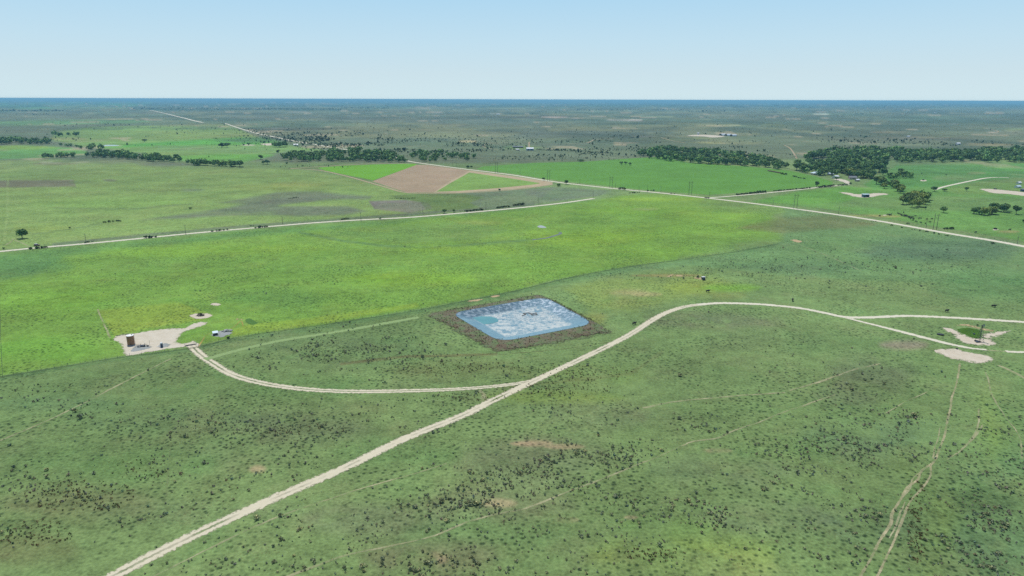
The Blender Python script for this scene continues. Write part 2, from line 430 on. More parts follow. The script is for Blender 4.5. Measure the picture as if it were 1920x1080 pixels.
# far brush plain
mfar = front
pl = sstep(235, 110, 0) if False else 0
W = 1990; L_ = -70
paint([(L_, 170), (W, 170), (W, 285), (1600, 300), (1200, 300), (1000, 306), (800, 308), (560, 306), (300, 300), (L_, 300)], (112, 125, 94), 4)
paint([(L_, 176), (W, 180), (W, 202), (L_, 200)], (84, 112, 84), 1.0, 0.8)
paint([(700, 200), (1400, 207), (1400, 212), (700, 208)], (128, 142, 108), 1.5, 0.5)
# left distance
paint([(L_, 208), (340, 204), (380, 212), (300, 222), (L_, 226)], (118, 130, 98), 2, 0.9)
paint([(L_, 228), (240, 222), (300, 230), (L_, 238)], (118, 152, 96), 2, 0.95)
paint([(L_, 190), (300, 190), (240, 204), (L_, 206)], (98, 148, 88), 2, 0.9)
paint([(L_, 206), (60, 206), (200, 206), (L_, 210)], (70, 104, 72), 1, 0.7)
paint([(230, 203), (480, 204), (640, 204), (640, 208), (300, 208)], (72, 104, 80), 1, 0.7)
paint([(170, 238), (425, 232), (500, 262), (530, 270), (620, 282), (540, 284), (500, 292), (440, 300), (345, 300), (250, 286), (160, 276), (90, 262), (110, 246)], (128, 158, 84), 3)
paint([(190, 274), (300, 266), (450, 257), (500, 258), (545, 270), (300, 274), (190, 278)], (100, 158, 66), 1.6)
paint([(290, 272), (520, 274), (600, 282), (500, 290), (420, 288), (300, 284)], (126, 158, 92), 2, 0.7)
paint([(330, 292), (420, 288), (520, 290), (500, 296), (450, 306), (340, 302)], (108, 166, 66), 2, 0.8)
paint([(L_, 276), (60, 273), (130, 276), (165, 283), (160, 292), (70, 297), (L_, 300)], (112, 162, 84), 2)
paint([(L_, 274), (60, 273), (120, 277), (60, 281), (L_, 280)], (140, 176, 74), 1, 0.8)
paint([(95, 258), (170, 259), (150, 263), (95, 262)], (160, 160, 108), 1.5, 0.7)
# north-west pasture
paint([(L_, 302), (80, 300), (180, 298), (280, 306), (360, 314), (560, 317), (640, 329), (700, 345), (770, 364), (900, 370), (1040, 352), (1112, 370), (860, 399), (600, 416), (280, 444), (L_, 474)], (131, 160, 88), 3)
paint([(20, 300), (180, 298), (200, 306), (20, 312)], (116, 146, 84), 2, 0.6)
spot(230, 302, 110, 6, (112, 122, 92), 0.8); spot(310, 308, 60, 4, (108, 118, 96), 0.8)
spot(105, 307, 45, 2.2, (120, 122, 92), 0.9); spot(95, 305, 22, 1.2, (215, 208, 185), 0.8); spot(150, 304, 22, 0.8, (190, 190, 150), 0.8)
paint([(L_, 338), (140, 337), (142, 350), (L_, 353)], (122, 126, 96), 1.5, 0.95)
spot(160, 343, 30, 5, (112, 136, 78), 0.6); spot(205, 338, 14, 2, (112, 118, 96), 0.9)
spot(350, 349, 60, 3, (110, 140, 76), 0.5); spot(360, 357, 24, 4, (112, 130, 100), 0.7)
spot(520, 352, 100, 8, (140, 160, 82), 0.6); spot(560, 345, 60, 5, (146, 158, 84), 0.6)
spot(200, 380, 160, 14, (126, 164, 78), 0.5); spot(80, 430, 60, 9, (142, 166, 80), 0.5)
paint([(262, 414), (330, 402), (420, 388), (470, 378), (560, 366), (620, 362), (700, 366), (690, 372), (600, 377), (520, 386), (650, 386), (690, 396), (640, 404), (560, 404), (470, 402), (390, 407)], (110, 122, 96), 4, 0.9, 1.2, 0.45)
paint([(520, 360), (600, 358), (640, 362), (590, 378), (500, 384), (400, 380)], (114, 124, 98), 3, 0.8, 1.2, 0.4)
paint([(688, 376), (760, 374), (806, 380), (812, 392), (770, 400), (700, 392)], (126, 122, 112), 2.5, 0.95, 1, 0.2)
paint([(730, 366), (830, 360), (900, 364), (906, 382), (880, 392), (800, 396), (790, 380), (740, 372)], (94, 116, 66), 3, 0.9, 1, 0.3)
paint([(830, 360), (960, 356), (1040, 350), (1150, 357), (1120, 368), (1000, 384), (900, 391), (880, 380), (905, 370)], (112, 124, 104), 3, 0.95, 1, 0.3)
paint([(1040, 350), (1110, 352), (1180, 360), (1130, 366), (1060, 372), (1000, 378)], (110, 136, 92), 3, 0.6, 1, 0.3)
line([(100, 459), (280, 440), (480, 422), (680, 408), (860, 395), (1000, 383)], 4, (104, 118, 94), 0.8)
line([(100, 390), (250, 392), (360, 382)], 2, (106, 128, 84), 0.5)
line([(60, 440), (130, 430), (190, 419)], 2, (104, 128, 84), 0.6)
line([(14, 332), (14, 400), (8, 452)], 3, (150, 176, 106), 0.5)
# yellow-green field
YF = [(L_, 480), (0, 475), (280, 448), (600, 420), (860, 403), (1112, 375), (1200, 362), (1240, 362), (1320, 371), (1400, 381), (1480, 396), (1470, 420), (1452, 457), (1290, 484), (1150, 504), (1040, 525), (960, 546), (790, 579), (620, 607), (440, 632), (370, 648), (215, 670), (0, 705), (L_, 716)]
YF2 = [p for p in YF if p[0] < 1335] ; YF2 = YF2[:8] + [(1320, 371), (1290, 420), (1270, 486)] + [p for p in YF if p[0] <= 1150 and p[1] > 500]
paint([(1150, 366), (1320, 372), (1400, 384), (1470, 398), (1455, 430), (1440, 456), (1290, 482), (1150, 500), (1100, 430)], (118, 157, 68), 22)
paint(YF2, (118, 157, 68), 2.5)
paint([(L_, 480), (0, 475), (280, 448), (600, 420), (860, 403), (1100, 377), (1000, 392), (800, 412), (560, 436), (300, 458), (120, 482), (60, 520), (L_, 540)], (102, 144, 78), 6, 0.85)
paint([(600, 432), (760, 420), (900, 415), (960, 430), (900, 450), (760, 458), (620, 446)], (112, 150, 76), 6, 0.7)
spot(900, 418, 50, 5, (140, 158, 78), 0.5); spot(700, 432, 40, 4, (136, 172, 74), 0.5)
line([(560, 436), (640, 452), (720, 462), (790, 465), (880, 459), (960, 453), (1000, 449)], 3.5, (100, 136, 78), 0.8)
spot(1110, 445, 140, 20, (132, 170, 58), 0.7); spot(1200, 395, 130, 12, (124, 168, 62), 0.7); spot(1330, 405, 100, 14, (130, 168, 66), 0.7)
spot(1210, 392, 30, 2.5, (146, 160, 100), 0.6); spot(1300, 430, 140, 14, (124, 164, 64), 0.6); spot(1180, 470, 160, 12, (126, 166, 64), 0.6)
spot(1230, 374, 90, 4, (138, 176, 66), 0.8)
spot(400, 470, 220, 14, (128, 168, 60), 0.6); spot(130, 560, 120, 36, (122, 170, 62), 0.7); spot(90, 650, 110, 28, (116, 168, 64), 0.7)
spot(520, 560, 90, 20, (104, 146, 72), 0.6); spot(560, 520, 120, 18, (118, 158, 68), 0.6); spot(760, 520, 130, 20, (132, 172, 56), 0.6)
spot(860, 470, 120, 10, (132, 172, 60), 0.6); spot(640, 500, 160, 12, (112, 152, 70), 0.5); spot(260, 500, 120, 16, (114, 154, 72), 0.5)
spot(40, 500, 90, 18, (100, 144, 80), 0.7); spot(1000, 500, 100, 12, (118, 162, 64), 0.5)
paint([(186, 582), (330, 566), (400, 590), (380, 600), (280, 615), (216, 632)], (140, 166, 66), 4, 0.8)
paint([(460, 608), (620, 590), (780, 568), (788, 576), (620, 604), (440, 630), (420, 622)], (140, 168, 64), 4, 0.7)
spot(440, 560, 46, 9, (104, 148, 68), 0.7)
# fence-row verge
FR = [(0, 706), (110, 688), (215, 671), (370, 650), (440, 633), (620, 606), (790, 580), (860, 566), (960, 546), (1050, 524), (1150, 504), (1290, 484), (1380, 471), (1460, 456)]
line([(x, y + 4) for x, y in FR], 6, (92, 128, 76), 0.55)
# right-hand fields
paint([(1460, 385), (1530, 397), (1660, 418), (1920, 463), (W, 480), (W, 540), (1500, 520), (1290, 500), (1150, 515), (1040, 536), (1150, 506), (1290, 486), (1452, 459), (1480, 420)], (110, 145, 90), 6, 0.9)
paint([(1380, 428), (1450, 410), (1560, 404), (1650, 418), (1640, 424), (1540, 432), (1470, 438)], (116, 120, 76), 5, 0.75, 1.2, 0.3)
spot(1760, 470, 160, 22, (92, 122, 92), 0.7); spot(1560, 460, 90, 18, (104, 140, 82), 0.6); spot(1860, 540, 120, 30, (98, 140, 82), 0.7)
spot(1500, 500, 120, 14, (92, 124, 82), 0.6)
paint([(1400, 378), (1500, 358), (1590, 348), (1640, 352), (1760, 345), (W, 340), (W, 470), (1920, 455), (1780, 430), (1530, 392)], (108, 154, 76), 3)
paint([(1500, 358), (1590, 348), (1650, 356), (1640, 372), (1520, 384), (1400, 379)], (102, 158, 64), 3, 0.7)
paint([(1600, 372), (1760, 366), (W, 372), (W, 395), (1760, 396), (1560, 388)], (116, 150, 86), 4, 0.7)
paint([(1680, 310), (W, 305), (W, 332), (1860, 338), (1760, 350), (1640, 356), (1620, 345)], (100, 152, 76), 3)
spot(1790, 334, 40, 6, (134, 158, 100), 0.6); spot(1830, 325, 18, 2, (150, 150, 110), 0.7)
paint([(1760, 356), (1860, 337), (W, 335), (W, 366), (1800, 364)], (128, 156, 84), 3, 0.6)
spot(1640, 405, 50, 3, (160, 160, 96), 0.8); spot(1890, 434, 22, 3, (160, 156, 104), 0.8)
line([(1530, 391), (1660, 411), (1780, 431), (1920, 456)], 3, (116, 138, 86), 0.6)
# golden ground by the feeder
paint([(1050, 540), (1120, 520), (1260, 512), (1340, 518), (1420, 545), (1380, 562), (1260, 566), (1180, 590), (1110, 585), (1080, 560)], (130, 150, 78), 14, 0.75, 1.1, 0.4)
spot(1300, 540, 60, 12, (140, 160, 72), 0.7); spot(1370, 540, 60, 8, (124, 170, 66), 0.8); spot(1180, 550, 36, 8, (158, 158, 106), 0.7, tex=0.4)
spot(1250, 517, 70, 3, (150, 142, 90), 0.8); spot(1210, 552, 30, 5, (166, 160, 112), 0.7, tex=0.5); spot(1115, 600, 24, 14, (142, 150, 78), 0.6)
# foreground drifts of grey and reddish brush
for (x, y, rx, ry, c, a) in [(1340, 600, 120, 16, (104, 116, 90), .7), (1420, 640, 120, 26, (100, 122, 84), .6), (1560, 640, 90, 20, (102, 134, 86), .5),
        (1300, 690, 110, 18, (102, 126, 84), .5), (1700, 645, 40, 10, (140, 136, 122), .8), (1650, 700, 80, 34, (100, 118, 88), .7), (1590, 745, 60, 24, (106, 124, 92), .6),
        (640, 650, 160, 34, (92, 120, 82), .6), (860, 690, 120, 18, (106, 122, 78), .5), (1090, 700, 110, 22, (104, 130, 74), .6), (1040, 745, 120, 14, (112, 142, 66), .5),
        (330, 790, 180, 22, (92, 122, 86), .6), (120, 760, 120, 18, (92, 126, 86), .5), (560, 800, 130, 30, (104, 122, 90), .6), (160, 940, 120, 34, (112, 124, 86), .6),
        (420, 850, 120, 30, (100, 130, 86), .5), (60, 1030, 90, 30, (104, 116, 78), .6), (300, 960, 120, 26, (100, 128, 88), .4), (1020, 850, 160, 34, (104, 124, 88), .7),
        (960, 880, 120, 40, (106, 126, 92), .6), (920, 950, 130, 34, (110, 126, 92), .6), (800, 1050, 120, 34, (112, 122, 92), .6), (1130, 780, 150, 24, (106, 128, 92), .5),
        (1350, 880, 130, 30, (100, 124, 90), .5), (1420, 960, 130, 34, (102, 124, 92), .6), (1580, 980, 110, 34, (96, 124, 90), .6), (1640, 820, 120, 36, (94, 124, 92), .5),
        (1840, 940, 60, 26, (84, 112, 72), .8), (1860, 1010, 120, 60, (92, 130, 92), .6), (1850, 870, 90, 40, (92, 132, 90), .5), (700, 980, 120, 30, (112, 126, 98), .5),
        (1260, 1040, 160, 40, (122, 152, 80), .7), (1350, 1060, 120, 30, (126, 148, 90), .5), (1240, 985, 90, 20, (104, 142, 78), .5), (1720, 960, 24, 90, (116, 142, 74), .5), (1850, 800, 26, 60, (122, 152, 78), .6),
        (900, 1000, 140, 30, (92, 132, 82), .4), (740, 850, 100, 24, (98, 138, 84), .5), (1480, 840, 90, 24, (98, 138, 82), .5), (480, 720, 220, 26, (94, 136, 80), .5), (230, 870, 160, 26, (98, 140, 82), .5),
        (1330, 720, 120, 16, (106, 136, 88), .5), (500, 960, 60, 18, (100, 130, 92), .5)]:
    spot(x, y, rx * 1.15, ry * 1.15, tuple(min(255, q * f) for q, f in zip(c, (1.09, 1.06, 1.0))), a, tex=0.6)
for (x, y, rx, ry) in [(1000, 832, 40, 7), (1060, 838, 40, 6), (968, 832, 14, 4), (800, 1050, 36, 14), (930, 945, 36, 10), (483, 880, 18, 9), (1345, 845, 30, 5), (1060, 975, 24, 6), (1180, 970, 14, 4)]:
    spot(x, y, rx, ry, (166, 158, 118), 0.75, tex=0.85)
line([(935, 728), (1180, 700), (1240, 660)], 6, (112, 118, 74), 0.35)
line([(640, 682), (760, 668), (930, 664)], 4, (116, 112, 74), 0.6)
# far pale scrapes and lanes on the brush plain
for (x, y, rx, ry, c, a) in [(1040, 220, 26, 1.4, (206, 196, 172), .9), (1078, 221, 12, 1, (206, 196, 172), .9), (1170, 225, 38, 2, (206, 190, 170), .9), (1190, 227, 16, 1.2, (214, 200, 186), .9),
        (797, 243, 20, 0.9, (190, 184, 150), .9), (820, 210, 12, 1.2, (190, 184, 160), .9), (850, 207, 14, .8, (180, 180, 150), .8), (876, 265, 20, 2.4, (196, 180, 134), .9), (928, 214, 16, 1, (190, 188, 160), .8),
        (1080, 241, 22, 1.5, (160, 156, 112), .8), (980, 238, 20, 1, (150, 150, 120), .7), (670, 227, 26, 1, (170, 174, 140), .8), (660, 276, 12, 2, (168, 160, 140), .8), (820, 252, 60, 5, (126, 142, 104), .5),
        (1345, 235, 45, 2.4, (186, 180, 130), .8), (1455, 234, 30, 3, (150, 158, 102), .7), (1320, 224, 16, .9, (186, 184, 150), .8), (1540, 214, 16, .9, (210, 204, 178), .9), (1300, 219, 160, 4, (130, 146, 104), .5),
        (1670, 248, 40, 2, (176, 166, 122), .8), (1650, 247, 24, 1, (196, 184, 140), .8), (1780, 233, 18, 1.2, (210, 204, 190), .9), (1860, 249, 12, .8, (210, 204, 180), .8), (1730, 214, 22, .8, (160, 162, 122), .8),
        (1330, 268, 40, 2, (166, 164, 104), .9), (1310, 260, 26, 2.4, (140, 156, 92), .8), (1305, 264, 40, 1.5, (130, 126, 104), .7), (1330, 275, 70, 3, (118, 126, 98), .6), (1240, 259, 30, 2, (156, 154, 104), .7),
        (1209, 256, 26, 1.6, (180, 168, 140), .8), (1855, 271, 50, 2.4, (178, 166, 118), .8), (1720, 258, 34, 1.2, (206, 198, 160), .8), (1900, 243, 20, 2, (150, 160, 102), .7), (1760, 257, 40, 1.6, (130, 150, 96), .6),
        (1270, 262, 30, 3, (144, 158, 88), .7), (980, 276, 38, 4, (124, 150, 84), .8), (560, 210, 24, 1.2, (150, 150, 128), .7), (470, 222, 26, 1, (140, 146, 120), .6), (1840, 270, 26, 1.6, (190, 180, 130), .8), (520, 241, 26, 1.4, (190, 180, 160), .7)]:
    spot(x, y, rx, ry, c, a, feather=max(0.8, ry * 0.7))
for (x, y, rx, ry, c, a) in [(900, 228, 260, 8, (106, 116, 104), .6), (560, 222, 180, 9, (94, 112, 98), .6), (1560, 225, 300, 10, (104, 122, 100), .5), (1500, 248, 240, 8, (98, 116, 96), .6), (1100, 250, 240, 9, (100, 114, 104), .6),
        (720, 262, 140, 8, (92, 114, 92), .5), (1020, 292, 120, 6, (116, 130, 100), .7), (1700, 262, 160, 6, (112, 118, 96), .6), (1450, 275, 140, 10, (100, 116, 88), .6), (1100, 272, 120, 8, (104, 116, 94), .6), (680, 300, 120, 5, (112, 126, 92), .7)]:
    spot(x, y, rx, ry, c, a, tex=0.4)
# large soft variation of the land itself, stronger far away
fk = 1 + 2.2 * sstep(1200, 2500, rr_)
vv = 1 + fk * (0.24 * (big1 - 0.5) + 0.24 * (big2 - 0.5)) + 0.24 * (big3 - 0.5)
cd_ = sstep(1300, 2200, rr_)[:, None] * sstep(0.45, 0.7, fbm(gx / 900 + 31, gy / 900 + 5, 91, 4))[:, None]
gc = gc * (1 - 0.45 * cd_) + 0.45 * cd_ * gc * np.array([0.72, 1.04, 0.95])
gc *= vv[:, None]
warm = sstep(0.5, 0.75, fbm(gx / 420 + 7, gy / 420, 53, 4))[:, None] * (1 + 0.9 * sstep(1200, 2500, rr_))[:, None]
gc = gc * (1 - 0.35 * warm) + 0.35 * warm * gc * np.array([1.16, 0.97, 1.05])
far_ = sstep(1150, 1900, rr_)
t5 = (far_ * sstep(0.56, 0.68, fbm(gx / 300 + 3, gy / 420 + 8, 141, 5)))[:, None]
gc = gc * (1 - 0.5 * t5) + 0.5 * t5 * lin((142, 148, 104))
t6 = (far_ * sstep(0.54, 0.66, fbm(gx / 240 + 13, gy / 360 + 28, 151, 5)))[:, None]
gc = gc * (1 - 0.55 * t6) + 0.55 * t6 * lin((78, 98, 78))
t7 = (far_ * sstep(0.70, 0.76, fbm(gx / 160 + 43, gy / 200 + 2, 161, 4)))[:, None]
gc = gc * (1 - 0.6 * t7) + 0.6 * t7 * lin((184, 172, 138))
gc = np.clip(gc / KILL, 0.004, 0.8)
nr, na = len(rad), len(az)
ii = np.arange(nr - 1)[:, None] * na + np.arange(na - 1)[None, :]
F = np.stack([ii, ii + 1, ii + na + 1, ii + na], -1).reshape(-1, 4)
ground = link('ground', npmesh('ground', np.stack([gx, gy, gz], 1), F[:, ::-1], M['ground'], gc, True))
struct(ground, 'wide grassy plain of green pasture and grey brush reaching the horizon', 'ground')

# ---------------------------------------------------------------- strips and patches
def crom(p, closed=False, step=None):
    p = np.asarray(p, float); n = len(p); out = []
    for i in range(n if closed else n - 1):
        if closed: a, b, c, d = p[i - 1], p[i], p[(i + 1) % n], p[(i + 2) % n]
        else: a, b, c, d = p[max(i - 1, 0)], p[i], p[i + 1], p[min(i + 2, n - 1)]
        L = np.linalg.norm(c - b); k = max(2, int(L / (step or max(3.0, 0.012 * np.hypot(*b[:2])))))
        t0 = max(np.linalg.norm(b - a), 1e-6) ** .5; t1 = max(L, 1e-6) ** .5; t2 = max(np.linalg.norm(d - c), 1e-6) ** .5
        m1 = (c - b) if t0 < 1e-2 else ((b - a) / t0 - (c - a) / (t0 + t1) + (c - b) / t1) * t1
        m2 = (c - b) if t2 < 1e-2 else ((c - b) / t1 - (d - b) / (t1 + t2) + (d - c) / t2) * t1
        for j in range(k):
            t = j / k; out.append((2 * t**3 - 3 * t**2 + 1) * b + (t**3 - 2 * t**2 + t) * m1 + (-2 * t**3 + 3 * t**2) * c + (t**3 - t**2) * m2)
    if not closed: out.append(p[-1])
    return np.array(out)
def lift(x, y, z0):
    r = np.hypot(x, y); return hgt(x, y) + z0 + sstep(1800, 4000, r) * 0.5 + sstep(4000, 9000, r) * 1.5
def strip(name, pts, wd, mat, z=0.06, label=None, cat='road', step=None, jit=0.0):
    c = crom(PL(pts)[:, :2], step=step); t = np.gradient(c, axis=0); t /= np.linalg.norm(t, axis=1)[:, None] + 1e-9
    nrm = np.stack([-t[:, 1], t[:, 0]], 1); s = np.concatenate([[0], np.cumsum(np.linalg.norm(np.diff(c, axis=0), axis=1))])
    wv_ = np.broadcast_to(wd, s.shape) if np.ndim(wd) == 0 else np.interp(np.linspace(0, 1, len(s)), np.linspace(0, 1, len(wd)), wd)
    if jit: c = c + nrm * ((fbm(s / 9.0, s * 0 + len(pts), 61, 3) - 0.5) * 2 * jit)[:, None]
    U = np.array([-1, -.5, 0, .5, 1.0]); V = []; UV = []
    for u in U:
        q = c + nrm * (wv_ * 0.5 * u)[:, None]; V.append(np.column_stack([q, lift(q[:, 0], q[:, 1], z)])); UV.append(np.column_stack([np.full(len(s), u), s, s * 0]))
    n = len(s); V = np.concatenate(V); UV = np.concatenate(UV)
    F = np.array([(k * n + i, k * n + i + 1, (k + 1) * n + i + 1, (k + 1) * n + i) for k in range(4) for i in range(n - 1)])
    me = npmesh(name, V, F[:, ::-1], mat); a = me.attributes.new('strip', 'FLOAT_VECTOR', 'POINT'); a.data.foreach_set('vector', UV.astype(np.float32).ravel())
    return struct(link(name, me), label, cat)
def patch(name, pts, mat, z=0.04, label=None, cat='bare ground', soft=2.5, smooth=True, depth=None):
    c = PL(pts)[:, :2]
    ed = np.linalg.norm(np.roll(c, -1, 0) - c, axis=1)
    o = crom(c, True, step=max(0.8, ed.mean() / 5)) if smooth else np.concatenate([np.linspace(c[i], c[(i + 1) % len(c)], max(2, int(ed[i] / 40)), endpoint=False) for i in range(len(c))])
    cen = o.mean(0)
    # fill with rings towards a skeleton centre (works for star-shaped outlines) or a triangulated fill
    from mathutils.geometry import tessellate_polygon
    bm = bmesh.new(); vs = [bm.verts.new((p[0], p[1], 0)) for p in o]
    try: f = bm.faces.new(vs)
    except Exception: bm.free(); return None
    bmesh.ops.triangulate(bm, faces=[f])
    size = np.ptp(o, axis=0).max()
    for _ in range(5):
        es = [e for e in bm.edges if e.calc_length() > max(size / 34, 1.0)]
        if not es or len(bm.verts) > 6000: break
        bmesh.ops.subdivide_edges(bm, edges=es, cuts=1); bmesh.ops.triangulate(bm, faces=bm.faces[:])
    V = np.array([v.co[:] for v in bm.verts]); Fc = np.array([[v.index for v in f.verts] for f in bm.faces]) if bm.verts.index_update() is None else None
    bm.free()
    V[:, 2] = lift(V[:, 0], V[:, 1], z)
    rimv = np.clip(-sdist(o, V[:, 0] + 1e-4, V[:, 1]) / (soft * 4.5), 0, 1) + 0.06
    me = npmesh(name, V, Fc, mat)
    if me.polygons[0].normal.z < 0: me.flip_normals()
    a = me.attributes.new('rim', 'FLOAT', 'POINT'); a.data.foreach_set('value', rimv.astype(np.float32))
    return struct(link(name, me), label, cat)
def ell(x, y, rx, ry, n=12, wob=0.15, rot=0.0):
    r = random.Random(int(x * 7 + y)); out = []
    for k in range(n):
        a = 2 * math.pi * k / n; q = 1 + wob * (r.random() * 2 - 1); out.append((x + q * rx * math.cos(a), y + q * ry * math.sin(a) + rot * q * rx * math.cos(a)))
    return out

# fields
patch('crop_field', [(893, 317), (906, 312), (1000, 305.5), (1100, 303), (1180, 297), (1240, 294), (1290, 305), (1400, 312), (1480, 320), (1530, 331), (1562, 341), (1560, 346), (1500, 352), (1450, 357), (1330, 365.5), (1230, 358), (1170, 352), (1050, 339), (960, 325.5)], M['crop'], 0.02, 'large smooth green crop field beside the diagonal gravel road', 'field', smooth=False)
patch('crop_field', [(596, 314.5), (640, 311), (700, 308.5), (778, 306.5), (782, 309), (700, 338), (640, 326), (610, 320)], M['crop_bright'], 0.03, 'bright green crop wedge left of the ploughed soil', 'field', smooth=False)
patch('ploughed_field', [(781, 309), (800, 309), (880, 319.5), (872, 325), (840, 342), (812, 361.5), (765, 361), (740, 354), (698, 340)], M['soil'], 0.035, 'pinkish brown ploughed field beside the diagonal gravel road', 'field', smooth=False)
patch('field_margin', [(880, 319.5), (960, 330), (1036, 341.5), (1036, 346), (960, 355), (860, 361.5), (812, 361.5), (840, 342), (872, 325)], M['dirt_edge'], 0.03, 'bare tan margin round the green wedge field', 'field', smooth=False)
patch('crop_field', [(880, 323.5), (960, 335), (1014, 343.5), (1000, 346), (930, 353), (860, 358), (818, 359.5), (845, 343)], M['crop_thin'], 0.045, 'thin green wedge field with tan margins right of the ploughed soil', 'field', smooth=False)
# roads
strip('gravel_road', [(-90, 480), (0, 471.5), (60, 465.5), (160, 457), (280, 445.5), (350, 438.5), (480, 427), (600, 417), (690, 411.5), (760, 408), (860, 400), (960, 391), (1060, 380), (1114, 372)], 7.2, M['road'], 0.07, 'pale gravel road along the top of the yellow green field')
strip('gravel_road', [(740, 295), (770, 303), (800, 307.5), (880, 318), (960, 328), (1040, 341), (1100, 348), (1160, 354.5), (1230, 361), (1300, 368.5), (1400, 380), (1530, 397), (1600, 407), (1660, 416.5), (1780, 438), (1860, 451), (1920, 462), (2010, 478)], [9, 9, 9, 9, 9, 10, 11], M['road'], 0.08, 'white diagonal county road crossing the plain')
strip('gravel_road', [(422, 231.5), (450, 241), (480, 249.5), (520, 258), (560, 266), (600, 272.5), (652, 281)], 13, M['road'], 0.1, 'far stretch of white road beyond the woods')
strip('gravel_road', [(280, 206.8), (300, 211), (320, 215.5), (345, 221.5), (362, 226), (380, 230)], 22, M['road'], 0.15, 'farthest stretch of white road on the left skyline')
strip('gravel_road', [(1330, 371), (1365, 368.3), (1420, 363.5), (1460, 359.5), (1500, 355.5), (1530, 352), (1560, 349), (1592, 346)], 6, M['road'], 0.09, 'narrow white lane leading to the farmhouse')
strip('gravel_road', [(1752, 356), (1762, 352.5), (1775, 349), (1800, 343.5), (1835, 336.3), (1850, 333.8), (1870, 332.6), (1892, 333.3)], 6.5, M['road'], 0.09, 'short white lane in the right hand pasture')
strip('farm_lane', [(540, 316), (570, 317), (600, 319.5), (640, 328), (680, 338.5), (720, 350), (765, 361.5), (810, 363), (860, 362), (960, 356), (1036, 346)], 6, M['lane'], 0.06, 'tan dirt lane round the ploughed field', 'lane')
strip('farm_lane', [(540, 316), (600, 312.5), (660, 308.5), (720, 306.5), (780, 307)], 6, M['lane'], 0.06, 'tan dirt lane along the back of the bright crop', 'lane')
strip('dirt_track', [(180, 1100), (215, 1079), (330, 1020), (440, 968), (520, 932), (640, 880), (760, 822), (870, 778), (912, 757), (1000, 715), (1100, 668), (1180, 628), (1225, 599), (1255, 584), (1290, 574), (1318, 570.5)], [5.4, 5.4, 5.2, 5.2, 5.0, 5.0, 5.2, 5.0], M['tracks'], 0.06, 'pale two rut track running diagonally through the foreground', 'track', step=1.5)
strip('dirt_track', [(1308, 571.5), (1350, 568.5), (1400, 569.5), (1430, 571), (1500, 578), (1545, 586.5), (1580, 594), (1612, 595.5), (1650, 594.5), (1700, 592.5), (1780, 595.5), (1850, 599.5), (1920, 604), (2000, 609)], 5.0, M['road'], 0.075, 'white track curving past the lined pit to the right edge', 'track', step=2)
strip('dirt_track', [(1572, 592), (1600, 599.5), (1640, 609.5), (1690, 622), (1740, 635), (1780, 645), (1820, 653), (1850, 656)], [3.2, 3.2, 4.2, 5, 4.5, 2.5], M['road'], 0.07, 'white spur track forking toward the windmill', 'track', step=2)
strip('dirt_track', [(1886, 659), (1905, 660), (1930, 661)], 3.5, M['road'], 0.07, 'short pale track remnant at the right edge', 'track', step=2)
strip('dirt_track', [(358, 648), (375, 664), (400, 682), (440, 704), (500, 720), (580, 730.5), (660, 734), (760, 733), (860, 729.5), (940, 723), (985, 716.5), (1010, 710)], [5.0, 5.0, 5.0, 4.8, 4.6, 4.4, 3.8, 3.4], M['ruts'], 0.05, 'curved two rut track from the tank yard', 'track', step=1.5)
strip('dirt_track', [(914, 760), (909, 748), (907, 740), (900, 732)], [5, 4, 2.5], M['trail'], 0.05, 'short worn link between the two tracks', 'track', step=1.5)
